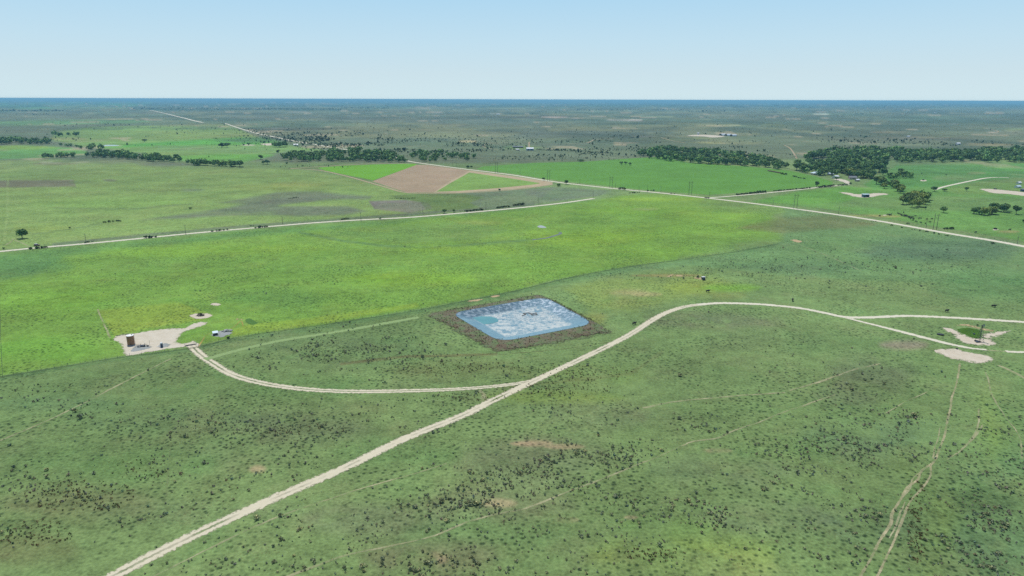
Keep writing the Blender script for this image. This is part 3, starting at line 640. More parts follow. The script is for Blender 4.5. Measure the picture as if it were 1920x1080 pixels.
TR = [
 ([(0, 826), (95, 786), (165, 752), (230, 718), (320, 673)], 1.3, 'trail'), ([(-5, 709), (60, 697), (150, 684), (205, 676), (280, 668), (318, 663)], 1.6, 'faint'),
 ([(838, 869), (760, 893), (690, 912), (620, 935), (560, 955), (500, 978), (440, 1005), (380, 1035), (310, 1070), (280, 1085)], .9, 'trail'),
 ([(530, 1085), (640, 1044), (720, 1026), (783, 1014), (820, 1003), (880, 978), (923, 966), (977, 955), (1017, 941), (1087, 913), (1133, 897), (1207, 867), (1280, 836), (1300, 828), (1347, 821), (1373, 809), (1403, 798), (1427, 790), (1450, 780), (1485, 768), (1520, 756), (1566, 740)], 1.1, 'trail'),
 ([(1205, 765), (1260, 754), (1340, 746), (1400, 741), (1472, 736)], 1.5, 'trail'), ([(1480, 732), (1540, 715), (1565, 706), (1600, 694), (1650, 682)], 1.5, 'trail'),
 ([(1800, 681), (1797, 700), (1792, 725), (1784, 748), (1783, 760), (1775, 795), (1771, 817), (1760, 845), (1750, 867), (1728, 883), (1720, 900), (1703, 913), (1687, 940), (1672, 965), (1671, 980), (1650, 1013), (1633, 1047), (1606, 1092)], 1.0, 'worn'),
 ([(1745, 872), (1744, 893), (1725, 920), (1707, 940), (1690, 980), (1676, 1015), (1662, 1045), (1642, 1088)], .85, 'worn'),
 ([(1762, 796), (1760, 818), (1752, 840), (1748, 860)], .7, 'trail'), ([(1836, 766), (1834, 797), (1820, 825), (1800, 845), (1776, 862)], .8, 'trail'), ([(1843, 797), (1832, 815), (1815, 832)], .7, 'trail'),
 ([(1845, 656), (1865, 657.5), (1888, 659)], 2.5, 'trail'), ([(1728, 884), (1712, 897), (1706, 915), (1688, 938)], .7, 'trail'), ([(1698, 940), (1680, 985), (1668, 1010)], .6, 'trail'),
 ([(1848, 697), (1853, 715), (1858, 735), (1880, 775), (1900, 800), (1912, 820), (1916, 860)], .8, 'trail'), ([(1872, 685), (1900, 697), (1925, 711)], 2.2, 'trail'),
 ([(1485, 454), (1540, 475), (1615, 508)], 1.0, 'trail'), ([(384, 674), (450, 656), (520, 640), (640, 621), (785, 595)], 5.0, 'pale_path'),
 ([(183, 580), (190, 598), (200, 620), (206, 634)], 1.2, 'trail'), ([(372, 650), (380, 638), (386, 629), (394, 625)], 0.9, 'ochre'), ([(425, 622), (440, 612), (452, 602), (456, 612)], 0.8, 'ochre'),
 ([(640, 681), (760, 668), (850, 668), (934, 663)], 1.5, 'red_trail'), ([(935, 665), (1050, 655), (1150, 641)], 1.2, 'red_trail'), ([(1000, 803), (1050, 786), (1100, 768)], 1.0, 'faint'), ([(640, 925), (720, 893), (800, 866)], .9, 'faint'),
 ([(1130, 1000), (1200, 960), (1300, 920), (1400, 880)], .9, 'faint'), ([(320, 830), (316, 880), (312, 930)], 1.2, 'faint'), ([(1660, 775), (1700, 752), (1740, 735)], .8, 'trail'),
 ([(635, 266), (640, 270), (652, 274), (700, 274.5), (760, 275), (800, 273)], 4, 'lane'), ([(905, 274), (915, 269.5), (945, 267), (975, 265)], 4, 'lane'), ([(905, 274), (920, 279), (945, 281.5)], 4, 'lane'), ([(992, 266), (992, 276)], 5, 'lane'),
 ([(1060, 269), (1095, 268.5), (1108, 265), (1118, 261.5), (1150, 260)], 6, 'lane'), ([(1470, 272), (1480, 277), (1490, 290), (1494, 297)], 5, 'lane'), ([(1240, 258), (1262, 264), (1285, 268)], 5, 'lane'),
 ([(1700, 258), (1745, 260), (1780, 258)], 6, 'lane'), ([(1844, 240), (1872, 247), (1858, 250)], 7, 'lane'), ([(640, 262), (560, 256), (520, 256)], 5, 'faint'), ([(880, 262), (905, 266), (935, 269)], 4, 'lane'),
 ([(130, 276), (168, 281)], 4, 'lane'), ([(0, 242), (120, 239), (260, 236), (420, 230)], 6, 'faint'), ([(160, 193), (164, 196)], 40, 'lane'), ([(206, 197), (222, 201)], 30, 'lane'), ([(240, 201), (252, 206)], 30, 'lane'), ([(885, 214), (905, 217.5)], 14, 'lane'),
 ([(900, 268), (960, 268), (1050, 267)], 3, 'faint'), ([(10, 460), (22, 452), (24, 448), (34, 446)], 2.2, 'trail'), ([(24, 449), (40, 455), (56, 463)], 1.8, 'trail')]
for k, (p, wd, mt) in enumerate(TR):
    strip({'lane': 'farm_lane', 'faint': 'worn_trail', 'pale_path': 'worn_trail'}.get(mt, 'cattle_trail'), p, wd, M[mt], 0.045 + 0.002 * (k % 7), None, 'trail', step=1.2 if p[0][1] > 560 else None, jit=0.35 if mt == 'trail' and p[0][1] > 560 else 0)
# bare ground
patch('caliche_yard', [(214, 630), (240, 626), (300, 617.5), (320, 615), (345, 614), (356, 608), (378, 603), (392, 605), (380, 611), (362, 617), (345, 624), (336, 634), (334, 642), (346, 643), (362, 637), (374, 641), (380, 650), (366, 653), (350, 652), (322, 654), (280, 661.5), (236, 668.5), (226, 652)], M['caliche'], 0.03, 'pale caliche yard round the rusty tank', 'yard', 1.3)
patch('bare_patch', ell(378, 592.5, 23, 6, 14, .1), M['white_sand'], 0.035, 'round bare patch with a dark brush heap', soft=1)
patch('bare_patch', ell(403, 571, 10, 3, 10), M['white_sand'], 0.035, 'small round bare spot behind the brush heap', soft=.8)
patch('bare_patch', ell(450, 599, 8, 2.3, 10), M['sand'], 0.035, 'small sandy spot beside the weedy pool', soft=.8)
patch('gravel_patch', ell(416, 626, 20, 6, 12, .2, -0.08), M['grey_gravel'], 0.035, 'grey gravel beside the pale pump shed', soft=1)
patch('gravel_patch', ell(262, 653, 20, 6, 12, .2, -0.15), M['grey_gravel'], 0.055, 'grey gravel under the pipework', soft=1)
patch('gravel_patch', ell(308, 648, 16, 4.5, 12, .2, -0.12), M['grey_gravel'], 0.06, 'grey gravel under the slim blue vessel', soft=1)
patch('bare_patch', [(1752, 657), (1775, 653.5), (1797, 655), (1817, 659.5), (1838, 662), (1860, 671), (1867, 676), (1852, 682.5), (1825, 681), (1798, 676), (1770, 669)], M['white_sand'], 0.035, 'long pale bare patch below the windmill', soft=1.7)
patch('bare_patch', [(1764, 613), (1780, 615), (1796, 621), (1808, 627), (1824, 633), (1836, 634), (1844, 626), (1866, 621), (1896, 620), (1880, 630), (1862, 634), (1868, 645), (1856, 649.5), (1828, 648), (1802, 643), (1790, 632)], M['white_sand'], 0.035, 'pale bare ground round the windmill seep', soft=1.5)
patch('bare_patch', [(1780, 612), (1800, 608), (1822, 609), (1850, 617), (1880, 620), (1850, 621), (1820, 613), (1795, 613)], M['sand'], 0.033, 'thin bare arc behind the windmill seep', soft=2)
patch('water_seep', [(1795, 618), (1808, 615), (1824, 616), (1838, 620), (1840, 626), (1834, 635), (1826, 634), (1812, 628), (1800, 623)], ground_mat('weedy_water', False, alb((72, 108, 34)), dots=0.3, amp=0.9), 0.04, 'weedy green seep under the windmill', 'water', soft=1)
patch('bare_patch', [(1249, 519), (1262, 513.5), (1263, 515.5), (1254, 520)], M['sand'], 0.035, 'sandy cut bank left of the stock feeder', soft=.8)
patch('bare_patch', [(1267, 515.5), (1278, 516), (1282, 518.5), (1272, 518.5)], M['sand'], 0.035, 'small sandy scrape left of the stock feeder', soft=.8)
patch('bare_patch', ell(1312, 522, 12, 2.2, 10, .3, .15), M['sand'], 0.035, 'worn sandy ground round the stock feeder', soft=2)
patch('bare_patch', ell(890, 563.5, 16, 2.2, 10, .2, -.12), M['sand'], 0.035, 'sandy strip behind the lined pit', soft=1)
patch('bare_patch', ell(928, 555, 10, 2.2, 10, .2, -.1), M['sand'], 0.035, 'sandy scrape farther behind the lined pit', soft=1)
patch('bare_patch', [(1481, 450), (1490, 449), (1503, 452), (1500, 455), (1492, 454)], M['sand'], 0.035, 'small sandy gate spot on the fence row', soft=1)
patch('bare_patch', [(1573, 360), (1590, 361), (1608, 364), (1640, 362), (1655, 362), (1668, 364), (1650, 367), (1625, 371), (1605, 369.5), (1590, 366)], M['white_sand'], 0.04, 'pale gravel pad round the slate blue shed', soft=2)
patch('bare_patch', [(1836, 354), (1856, 354), (1880, 356), (1925, 361), (1925, 368), (1890, 364), (1860, 362), (1846, 358)], M['white_sand'], 0.04, 'pale pad beside the white sheds at right', soft=2)
patch('bare_patch', [(1550, 333.5), (1562, 335.5), (1572, 335), (1588, 338), (1596, 342), (1592, 346), (1580, 342), (1564, 337)], M['caliche'], 0.05, 'pale ranch yard in front of the woods', soft=2)
patch('bare_patch', [(1288, 255), (1310, 252.5), (1332, 253), (1360, 256), (1335, 258), (1318, 256)], M['white_sand'], 0.05, 'white pad beside the three arched sheds', soft=3)
patch('bare_patch', [(449, 272), (462, 271), (478, 271.5), (480, 272.6), (462, 273)], M['white_sand'], 0.05, 'pale bare strip by the far white yard', soft=4)
patch('bare_patch', [(488, 269.5), (512, 268.5), (516, 271.5), (502, 273), (490, 271)], M['white_sand'], 0.05, 'bright white yard beside the far road', soft=2)
patch('pond_water', [(1008, 424), (1014, 422.5), (1021, 424.5), (1024, 427), (1017, 427.5), (1010, 426.5)], plain('puddle_water', (0.30, 0.35, 0.34), 0.6), 0.04, 'small shining puddle in the yellow green field', 'water', .5)
wm = plain('ditch_water', (0.10, 0.13, 0.11), 0.6)
for p, wd, lb in [([(998, 449.5), (1012, 448), (1026, 446), (1040, 442), (1051, 438), (1050, 435.5)], 3.0, 'dark curved ditch of water in the yellow green field')]:
    o = strip('ditch_water', p, wd, wm, 0.05, lb, 'water')
patch('pond_water', ell(206, 272.6, 16, 0.9, 12, .1), plain('far_pond_water', (0.34, 0.5, 0.5), 0.1), 0.05, 'far pale pond behind the left woods', 'water', 1)
patch('weedy_pool', [(460, 600), (467, 597), (478, 602), (483, 606), (474, 609), (466, 607)], ground_mat('pool_weed', False, alb((84, 122, 58)), dots=0, amp=0.4), 0.035, 'dark green weedy pool near the fence row', 'water', 1)

# ---------------------------------------------------------------- lined pit
def pond():
    n = 240; poly = crom(RIM, True, step=0.6); s = np.linspace(0, len(poly), n, endpoint=False).astype(int); rim = poly[s]
    rel = rim - PC
    DEP = 1.9; INSET = 9.5
    rings = np.concatenate([np.linspace(1, 0.55, 34), np.linspace(0.53, 0.0, 16)])
    V = []; AT = []
    pm = sdist
    for q in rings:
        pts = PC + rel * q
        d = -sdist(RIM, pts[:, 0], pts[:, 1]); d = np.maximum(d, 0) if q < 1 else np.zeros(n)
        t = np.clip(d / INSET, 0, 1); z = BERM_H + 0.02 - DEP * (t * t * (3 - 2 * t) * 0.35 + t * 0.65)
        # slack folds of the sheet on the slopes
        th = np.arctan2(rel[:, 1], rel[:, 0])
        arc = np.arange(n) * (np.linalg.norm(np.roll(rim, -1, 0) - rim, axis=1).mean())
        fold = (fbm(arc / 1.3, d / 9.0, 71, 3) - 0.5) * 0.34 + (fbm(pts[:, 0] / 1.6, pts[:, 1] / 1.6, 77, 3) - 0.5) * 0.22
        mask = np.sin(np.pi * np.clip(t, 0, 1)) ** 0.6
        back = sstep(-0.4, 0.6, rel[:, 1] / np.linalg.norm(rel, axis=1))      # far sides hang looser than the near ones
        z = z + fold * mask * (0.25 + 0.75 * back) * (q < 1)
        z = z + (fbm(pts[:, 0] / 3.0, pts[:, 1] / 3.0, 79, 3) - 0.5) * 0.10 * (t >= 0.98)
        V.append(np.column_stack([pts, z])); AT.append(np.column_stack([t, back, sstep(-0.35, 0.35, rel[:, 0] / np.linalg.norm(rel, axis=1) + 0.1)]))
    m = len(rings); V = np.concatenate(V); AT = np.concatenate(AT)
    F = np.array([(i * n + k, i * n + (k + 1) % n, (i + 1) * n + (k + 1) % n, (i + 1) * n + k) for i in range(m - 1) for k in range(n)])
    mt, nd, b = newmat('pond_liner_sheet'); p = wpos(nd)
    at = N(nd, 'ShaderNodeAttribute', attribute_name='zone').outputs['Vector']; sp = N(nd, 'ShaderNodeSeparateXYZ'); nd.links.new(at, sp.inputs[0])
    t, back, east = sp.outputs[0], sp.outputs[1], sp.outputs[2]
    nz = noise(nd, p, 0.45, 8, 0.72); nb = noise(nd, p, 0.14, 6, 0.7); nf = noise(nd, p, 2.2, 5, 0.75)
    blue = mix(nd, maprange(nd, nb, .3, .7, 0, 1), alb((104, 146, 164)), alb((136, 170, 178)))  # sky reflection on the black sheet, painted as blue base colour
    floor = maprange(nd, t, 0.8, 1.0, 0, 1)
    resid = mathn(nd, 'ADD', mathn(nd, 'MULTIPLY', nz, 0.65), mathn(nd, 'ADD', mathn(nd, 'MULTIPLY', nb, 0.35), mathn(nd, 'MULTIPLY', nf, 0.3)))
    white_f = mathn(nd, 'MULTIPLY', maprange(nd, resid, 0.585, 0.70, 0, 0.95), floor)
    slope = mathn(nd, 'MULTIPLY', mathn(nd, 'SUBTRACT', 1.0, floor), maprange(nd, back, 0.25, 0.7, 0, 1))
    glint_s = mathn(nd, 'MULTIPLY', maprange(nd, nz, 0.5, 0.6, 0, 0.9), slope)  # sun glints of the back slopes, painted in as white
    sx = N(nd, 'ShaderNodeSeparateXYZ'); nd.links.new(p, sx.inputs[0])
    c = mix(nd, white_f, blue, alb((208, 214, 208)))
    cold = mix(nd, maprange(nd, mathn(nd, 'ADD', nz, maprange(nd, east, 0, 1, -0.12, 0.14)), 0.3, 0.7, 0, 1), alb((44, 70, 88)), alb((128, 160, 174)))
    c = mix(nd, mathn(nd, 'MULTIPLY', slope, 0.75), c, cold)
    wp_ = N(nd, 'ShaderNodeVectorMath', operation='MULTIPLY_ADD'); nn_ = N(nd, 'ShaderNodeTexNoise', Scale=0.5, Detail=3); nd.links.new(p, nn_.inputs['Vector'])
    nd.links.new(nn_.outputs['Color'], wp_.inputs[0]); wp_.inputs[1].default_value = (4, 4, 0); nd.links.new(p, wp_.inputs[2])
    ve = N(nd, 'ShaderNodeTexVoronoi', voronoi_dimensions='2D', feature='DISTANCE_TO_EDGE', Scale=0.30); nd.links.new(wp_.outputs[0], ve.inputs['Vector'])
    crease = maprange(nd, ve.outputs['Distance'], 0.0, 0.10, 0.55, 0)
    c = mix(nd, mathn(nd, 'MULTIPLY', crease, maprange(nd, back, 0.1, 0.7, 0.15, 1)), c, alb((62, 96, 122)))
    c = mix(nd, mathn(nd, 'MULTIPLY', glint_s, maprange(nd, east, 0, 1, 0.45, 1.0)), c, alb((206, 218, 226)))
    nd.links.new(c, b.inputs['Base Color'])
    b.inputs['Roughness'].default_value = 0.42; b.inputs['Specular IOR Level'].default_value = 0.3
    bump(nd, b, mathn(nd, 'ADD', nz, mathn(nd, 'MULTIPLY', nf, 0.4)), 0.55, 0.35)
    root = empty('lined_pit', (PC[0], PC[1], 0), 0, 'square pit lined with wrinkled plastic sheet, sky blue and glints painted in, white residue', 'pit')
    me = npmesh('liner', V - np.array([PC[0], PC[1], 0]), F, mt, None, True)
    if me.polygons[5].normal.z < 0: me.flip_normals()
    a = me.attributes.new('zone', 'FLOAT_VECTOR', 'POINT'); a.data.foreach_set('vector', AT.astype(np.float32).ravel())
    link('liner', me, root)
    # folded anchor lip of the sheet on the bank
    lip = MB(); nn = 160; idx = np.linspace(0, len(poly), nn, endpoint=False).astype(int); lp = poly[idx] - PC
    for k in range(nn):
        p0 = lp[k]; p1 = lp[(k + 1) % nn]; u0 = p0 / np.linalg.norm(p0); u1 = p1 / np.linalg.norm(p1)
        lip.add([(p0[0], p0[1], BERM_H + .03), (p1[0], p1[1], BERM_H + .03), (p1[0] + u1[0] * .35, p1[1] + u1[1] * .35, BERM_H + .07), (p0[0] + u0[0] * .35, p0[1] + u0[1] * .35, BERM_H + .07)], [(0, 1, 2, 3)])
    lip.build('liner_lip', plain('sheet_lip', (0.07, 0.12, 0.17), 0.4), root)
    # embankment
    outp = crom(OUT, True, step=0.8); eo = []
    dirs = rel / np.linalg.norm(rel, axis=1)[:, None]
    for k in range(n):
        best = None; D = dirs[k]
        for i in range(len(OUT)):
            a_, b_ = OUT[i] - PC, OUT[(i + 1) % len(OUT)] - PC; e = b_ - a_; den = D[0] * e[1] - D[1] * e[0]
            if abs(den) < 1e-9: continue
            tt = (a_[0] * e[1] - a_[1] * e[0]) / den; ss = (a_[0] * D[1] - a_[1] * D[0]) / den
            if tt > 0 and -1e-6 <= ss <= 1 + 1e-6: best = tt if best is None else max(best, tt)
        eo.append(best)
    eo = np.array(eo); ri = np.linalg.norm(rel, axis=1); V = []; AR = []
    qs = np.linspace(0, 1, 14)
    for q in qs:
        rr = ri + (np.maximum(eo, ri + 1.0) - ri) * q; pts = PC + dirs * rr[:, None]
        z = BERM_H * (1 - sstep(0.25, 1.0, np.full(n, q))) + 0.05 + (fbm(pts[:, 0] / 2.2, pts[:, 1] / 2.2, 83, 3) - 0.5) * 0.35 * math.sin(math.pi * q)
        if q == 0: z = np.full(n, BERM_H + 0.0)
        V.append(np.column_stack([pts, z])); AR.append(np.full(n, 1 - q))
    m = len(qs); V = np.concatenate(V)
    F = np.array([(i * n + k, i * n + (k + 1) % n, (i + 1) * n + (k + 1) % n, (i + 1) * n + k) for i in range(m - 1) for k in range(n)])
    mt2, nd, b = newmat('weedy_bank'); p = wpos(nd)
    f1 = noise(nd, p, 0.09, 6, 0.7); f2 = noise(nd, p, 0.7, 6, 0.7); f3 = noise(nd, p, 0.16, 5, 0.7)
    c = mix(nd, maprange(nd, f2, 0.3, 0.7, 0, 1), alb((84, 80, 58)), alb((132, 124, 98)))
    c = mix(nd, maprange(nd, f1, 0.48, 0.62, 0, 0.7), c, alb((96, 72, 52)))
    c = mix(nd, maprange(nd, f3, 0.46, 0.6, 0, 0.85), c, alb((98, 124, 72)))
    nd.links.new(c, b.inputs['Base Color']); b.inputs['Roughness'].default_value = 0.95; bump(nd, b, f2, 0.7, 0.5)
    rimn = N(nd, 'ShaderNodeAttribute', attribute_name='rim').outputs['Fac']
    e = mathn(nd, 'ADD', rimn, maprange(nd, f3, 0.3, 0.7, -0.32, 0.32)); e = mathn(nd, 'ADD', e, maprange(nd, f2, 0.25, 0.75, -0.15, 0.15)); nd.links.new(maprange(nd, e, 0.06, 0.26, 0, 1), b.inputs['Alpha'])
    me = npmesh('embankment', V, F, mt2, None, True)
    if me.polygons[5].normal.z < 0: me.flip_normals()
    a = me.attributes.new('rim', 'FLOAT', 'POINT'); a.data.foreach_set('value', np.concatenate(AR).astype(np.float32))
    struct(link('embankment', me), 'low weedy earth bank round the lined pit', 'bank')
    return V, qs, n
bankV, _, bankN = pond()
PIT_Z = BERM_H - 1.9
# pool in the low corner
pool_pts = PL(ell(906, 600.5, 29, 7.2, 26, 0.03), PIT_Z + 0.05)[:, :2]
wmt, wn, wb = newmat('pool_water'); wb.inputs['Base Color'].default_value = (*alb((92, 156, 156)), 1); wb.inputs['Roughness'].default_value = 0.12
wnz = noise(wn, wpos(wn), 1.2, 3); bump(wn, wb, wnz, 0.05, 0.1)
wn.links.new(mix(wn, noise(wn, wpos(wn), 0.15, 4), alb((80, 142, 148)), alb((112, 170, 164))), wb.inputs['Base Color'])
pz = PIT_Z + 0.10
po = MB(); pc = crom(pool_pts, True, step=0.5); po.add([(x, y, pz) for x, y in pc], [tuple(range(len(pc)))])
struct(po.build('pool_water', wmt), 'round teal pool in the left corner of the lined pit', 'water')

# ---------------------------------------------------------------- leaf clump prototypes
def clump(seed, n, rx, ry, rz, leaf, nb=9, z0=0.0, hollow=0.55, nside=4, flat=0.0):
    """many small leaf faces on uneven lobes spread through a crown volume"""
    r = np.random.default_rng(seed)
    bc = r.normal(size=(nb, 3)); bc /= np.linalg.norm(bc, axis=1)[:, None]; bc *= (r.random((nb, 1)) ** 0.5) * 0.62
    bc[:, 2] = bc[:, 2] * 0.8 + 0.08
    br = 0.34 + 0.26 * r.random(nb); tint = 0.72 + 0.5 * r.random(nb); hue = r.random(nb)
    k = r.integers(0, nb, n); d = r.normal(size=(n, 3)); d /= np.linalg.norm(d, axis=1)[:, None]
    rad_ = hollow + (1 - hollow) * r.random(n) ** 0.6
    c = bc[k] + d * (br[k] * rad_)[:, None]
    c = c * np.array([rx, ry, rz]); c[:, 2] += rz * 0.92 + z0; c[:, 2] = np.maximum(c[:, 2], z0 + leaf * 0.15)
    nm = d * 0.8 + r.normal(size=(n, 3)) * 0.6 + np.array([0, 0, 0.35]); nm /= np.linalg.norm(nm, axis=1)[:, None]
    t = np.cross(nm, r.normal(size=(n, 3))); t /= np.linalg.norm(t, axis=1)[:, None]; b = np.cross(nm, t)
    s = (leaf * (0.6 + 0.8 * r.random(n)))[:, None]
    V = np.stack([c - t * s, c + b * s * 0.7, c + t * s, c - b * s * 0.7], 1).reshape(-1, 3)
    cc = (tint[k] * (0.75 + 0.5 * r.random(n)))[:, None] * np.stack([0.92 + 0.3 * hue[k], np.ones(n), 0.9 - 0.2 * hue[k]], 1)
    return V, np.arange(n * 4).reshape(-1, 4), np.repeat(cc, 4, 0)
def merge(protos, pos, scale, rz, pick, sq=None, tint=None):
    Vs, Fs, Cs = [], [], []; off = 0
    for j, (V, F, C) in enumerate(protos):
        idx = np.where(pick == j)[0]
        if not len(idx): continue
        ca, sa = np.cos(rz[idx]), np.sin(rz[idx]); s = scale[idx]
        X = V[None, :, 0] * ca[:, None] - V[None, :, 1] * sa[:, None]; Y = V[None, :, 0] * sa[:, None] + V[None, :, 1] * ca[:, None]
        zf = s if sq is None else s * sq[idx]
        W_ = np.stack([X * s[:, None] + pos[idx, 0:1], Y * s[:, None] + pos[idx, 1:2], V[None, :, 2] * zf[:, None] + pos[idx, 2:3]], -1)
        Vs.append(W_.reshape(-1, 3)); nv = len(V)
        Fs.append((F[None] + (np.arange(len(idx)) * nv)[:, None, None]).reshape(-1, F.shape[1]) + off); off += nv * len(idx)
        cc = np.broadcast_to(C[None], (len(idx), nv, 3))
        if tint is not None: cc = cc * tint[idx][:, None, :]
        Cs.append(cc.reshape(-1, 3))
    return np.concatenate(Vs), np.concatenate(Fs), np.concatenate(Cs)

# ---------------------------------------------------------------- sagebrush
def scatter_poly(pts, n, seed):
    r = np.random.default_rng(seed); a = np.array(pts, float); out = []
    lo, hi = a.min(0), a.max(0)
    while len(out) < n:
        q = lo + (hi - lo) * r.random((n * 3, 2)); q = q[inside(a, q[:, 0], q[:, 1])]; out += [tuple(p) for p in q]
    return out[:n]
sage_px = []
for i, (x, y, rx, ry, cnt) in enumerate([(1010, 880, 150, 36, 300), (1080, 850, 110, 26, 170), (920, 930, 110, 26, 150), (860, 950, 60, 18, 70), (1030, 985, 110, 20, 70), (820, 1060, 110, 36, 110), (1150, 840, 60, 26, 70),
        (300, 790, 130, 20, 120), (430, 800, 110, 16, 70), (560, 800, 110, 30, 130), (420, 870, 140, 26, 90), (80, 760, 90, 12, 40), (110, 730, 120, 14, 40), (40, 900, 60, 30, 40), (150, 920, 110, 30, 60), (200, 960, 110, 24, 50),
        (60, 1010, 90, 30, 50), (640, 650, 150, 36, 330), (560, 670, 110, 20, 130), (760, 660, 100, 20, 90), (700, 700, 160, 20, 90), (820, 740, 110, 20, 80), (1000, 700, 90, 16, 50), (1060, 770, 110, 22, 70), (760, 800, 90, 30, 60),
        (1640, 830, 110, 40, 230), (1560, 860, 90, 30, 90), (1680, 780, 110, 26, 110), (1870, 850, 70, 60, 150), (1870, 980, 90, 80, 260), (1820, 1000, 60, 60, 90), (1560, 960, 70, 26, 90), (1590, 1000, 60, 40, 80), (1420, 930, 120, 26, 110), (1330, 960, 60, 26, 60),
        (1510, 840, 90, 20, 60), (1480, 900, 110, 30, 50), (1200, 930, 60, 20, 30), (1300, 1000, 200, 60, 60), (1230, 950, 70, 26, 40), (1100, 1050, 120, 30, 30), (560, 980, 160, 60, 70), (700, 1010, 110, 40, 70), (480, 1060, 120, 20, 40),
        (1620, 700, 90, 34, 80), (1500, 720, 160, 30, 50), (1330, 800, 60, 20, 40), (1480, 500, 130, 14, 240), (1420, 510, 90, 10, 150), (1600, 480, 140, 20, 160), (1760, 500, 160, 30, 150), (1640, 540, 160, 16, 70), (1200, 520, 90, 8, 70),
        (240, 690, 220, 16, 40), (1380, 640, 220, 40, 70), (300, 900, 300, 100, 110), (1100, 900, 500, 170, 160), (1600, 900, 300, 170, 110), (1000, 480, 300, 30, 120), (300, 540, 260, 50, 200), (700, 540, 220, 40, 140), (1180, 460, 160, 26, 140), (520, 490, 320, 30, 120), (1690, 900, 40, 120, 30)]):
    r = np.random.default_rng(100 + i)
    for _ in range(int(cnt * 2.3)):
        g0, g1 = r.normal(size=2); sage_px.append((x + rx * 0.72 * g0, y + ry * 0.72 * g1))
sage_px = np.array([p for p in sage_px if -40 < p[0] < 1960 and p[1] < 1100])
sp_ = P(sage_px[:, 0], sage_px[:, 1])
dpond = sdist(OUT, sp_[:, 0], sp_[:, 1])
def dist_line(pts, q):
    c = crom(PL(pts)[:, :2]); return sdist(c, q[:, 0], q[:, 1], False)
keep = (dpond > 1) & (dist_line([(180, 1100), (330, 1020), (520, 932), (760, 822), (912, 757), (1180, 628), (1255, 584), (1318, 570.5), (1400, 569.5), (1580, 594), (1700, 592.5), (1920, 604)], sp_) > 4.0) & (dist_line([(358, 648), (400, 682), (440, 704), (580, 730.5), (760, 733), (985, 716.5)], sp_) > 4.0)
YA = PL(YF)[:, :2]
keep &= ~inside(PL([(205, 560), (470, 560), (480, 640), (215, 680)])[:, :2], sp_[:, 0], sp_[:, 1])
keep &= fbm(sp_[:, 0] / 11, sp_[:, 1] / 11, 133, 3) > 0.44
sp_ = sp_[keep]
rs = np.random.default_rng(5); ns = len(sp_)
sp_[:, :2] += rs.normal(size=(ns, 2)) * 0.5
ssc = np.exp(rs.normal(size=ns) * 0.45) * 0.34
in_yf = inside(YA, sp_[:, 0], sp_[:, 1]); ssc[in_yf] *= 0.7
order = np.argsort(np.hypot(sp_[:, 0], sp_[:, 1]) / (ssc + 0.2))
sageP = [clump(200 + i, 70, 0.95, 0.95, 0.55, 0.20, nb=6, hollow=0.4) for i in range(6)]
sageL = [clump(220 + i, 26, 0.95, 0.95, 0.55, 0.34, nb=5, hollow=0.4) for i in range(6)]
sage_me = [npmesh('sagebrush', V, F, M['sage'], C) for V, F, C in sageP]
for k in order[:300]:
    o = link('sagebrush', sage_me[k % 6]); o.location = sp_[k]; o.rotation_euler = (0, 0, rs.random() * 6.28); s = ssc[k] * 1.08; o.scale = (s, s, s * (0.8 + 0.4 * rs.random()))
    tag(o, 'small dark grey green sagebrush dotted over the foreground grass', 'shrub', 'sagebrush dotted over the foreground grass')
rest = order[300:]
tn = np.stack([0.8 + 0.5 * rs.random(len(rest)), 0.85 + 0.3 * rs.random(len(rest)), 0.8 + 0.4 * rs.random(len(rest))], 1)
V, F, C = merge(sageL, sp_[rest], ssc[rest], rs.random(len(rest)) * 6.28, rs.integers(0, 6, len(rest)), None, tn)
struct(link('sagebrush_scatter', npmesh('sagebrush_scatter', V, F, M['sage'], C)), 'countless small sagebrush dotted over the pastures', 'shrubs', 'stuff')
# low weeds on the bank and reddish weeds on the grass
wp = []; r = np.random.default_rng(77)
qi = r.random(900) ** 0.8; ki = r.integers(0, bankN, 900)
i0 = np.minimum((qi * 13).astype(int), 12)
wp.append(bankV[i0 * bankN + ki] + np.column_stack([r.normal(size=900) * .6, r.normal(size=900) * .6, np.zeros(900)]))
rp = []
for (x, y, rx, ry, cnt) in [(870, 690, 130, 14, 160), (1090, 700, 100, 16, 130), (1050, 730, 110, 14, 120), (150, 930, 110, 30, 160), (60, 1000, 80, 26, 90), (260, 880, 60, 20, 50), (1230, 1040, 60, 14, 60), (1720, 980, 20, 80, 120), (560, 810, 90, 16, 60), (880, 745, 70, 10, 60), (1300, 515, 40, 5, 40)]:
    for _ in range(cnt): a = r.random() * 6.28; q = r.random() ** .6; rp.append((x + rx * q * math.cos(a), y + ry * q * math.sin(a)))
rp = np.array(rp); wp.append(P(rp[:, 0], rp[:, 1]))
wp = np.concatenate(wp); nw = len(wp)
weedP = [clump(240 + i, 16, 0.7, 0.7, 0.4, 0.22, nb=4, hollow=0.3) for i in range(4)]
tn = np.ones((nw, 3)) * (0.6 + 0.5 * r.random((nw, 1))); gsel = r.random(nw) < 0.3; tn[gsel] *= np.array([0.55, 0.95, 0.5])
rsel = np.arange(nw) >= 900; tn[rsel] *= np.array([0.85, 0.62, 0.5])
V, F, C = merge(weedP, wp, 0.38 + 0.4 * r.random(nw), r.random(nw) * 6.28, r.integers(0, 4, nw), None, tn)
struct(link('weeds', npmesh('weeds', V, F, M['weed'], C)), 'brown and reddish weeds on the bank and the grass', 'weeds', 'stuff')

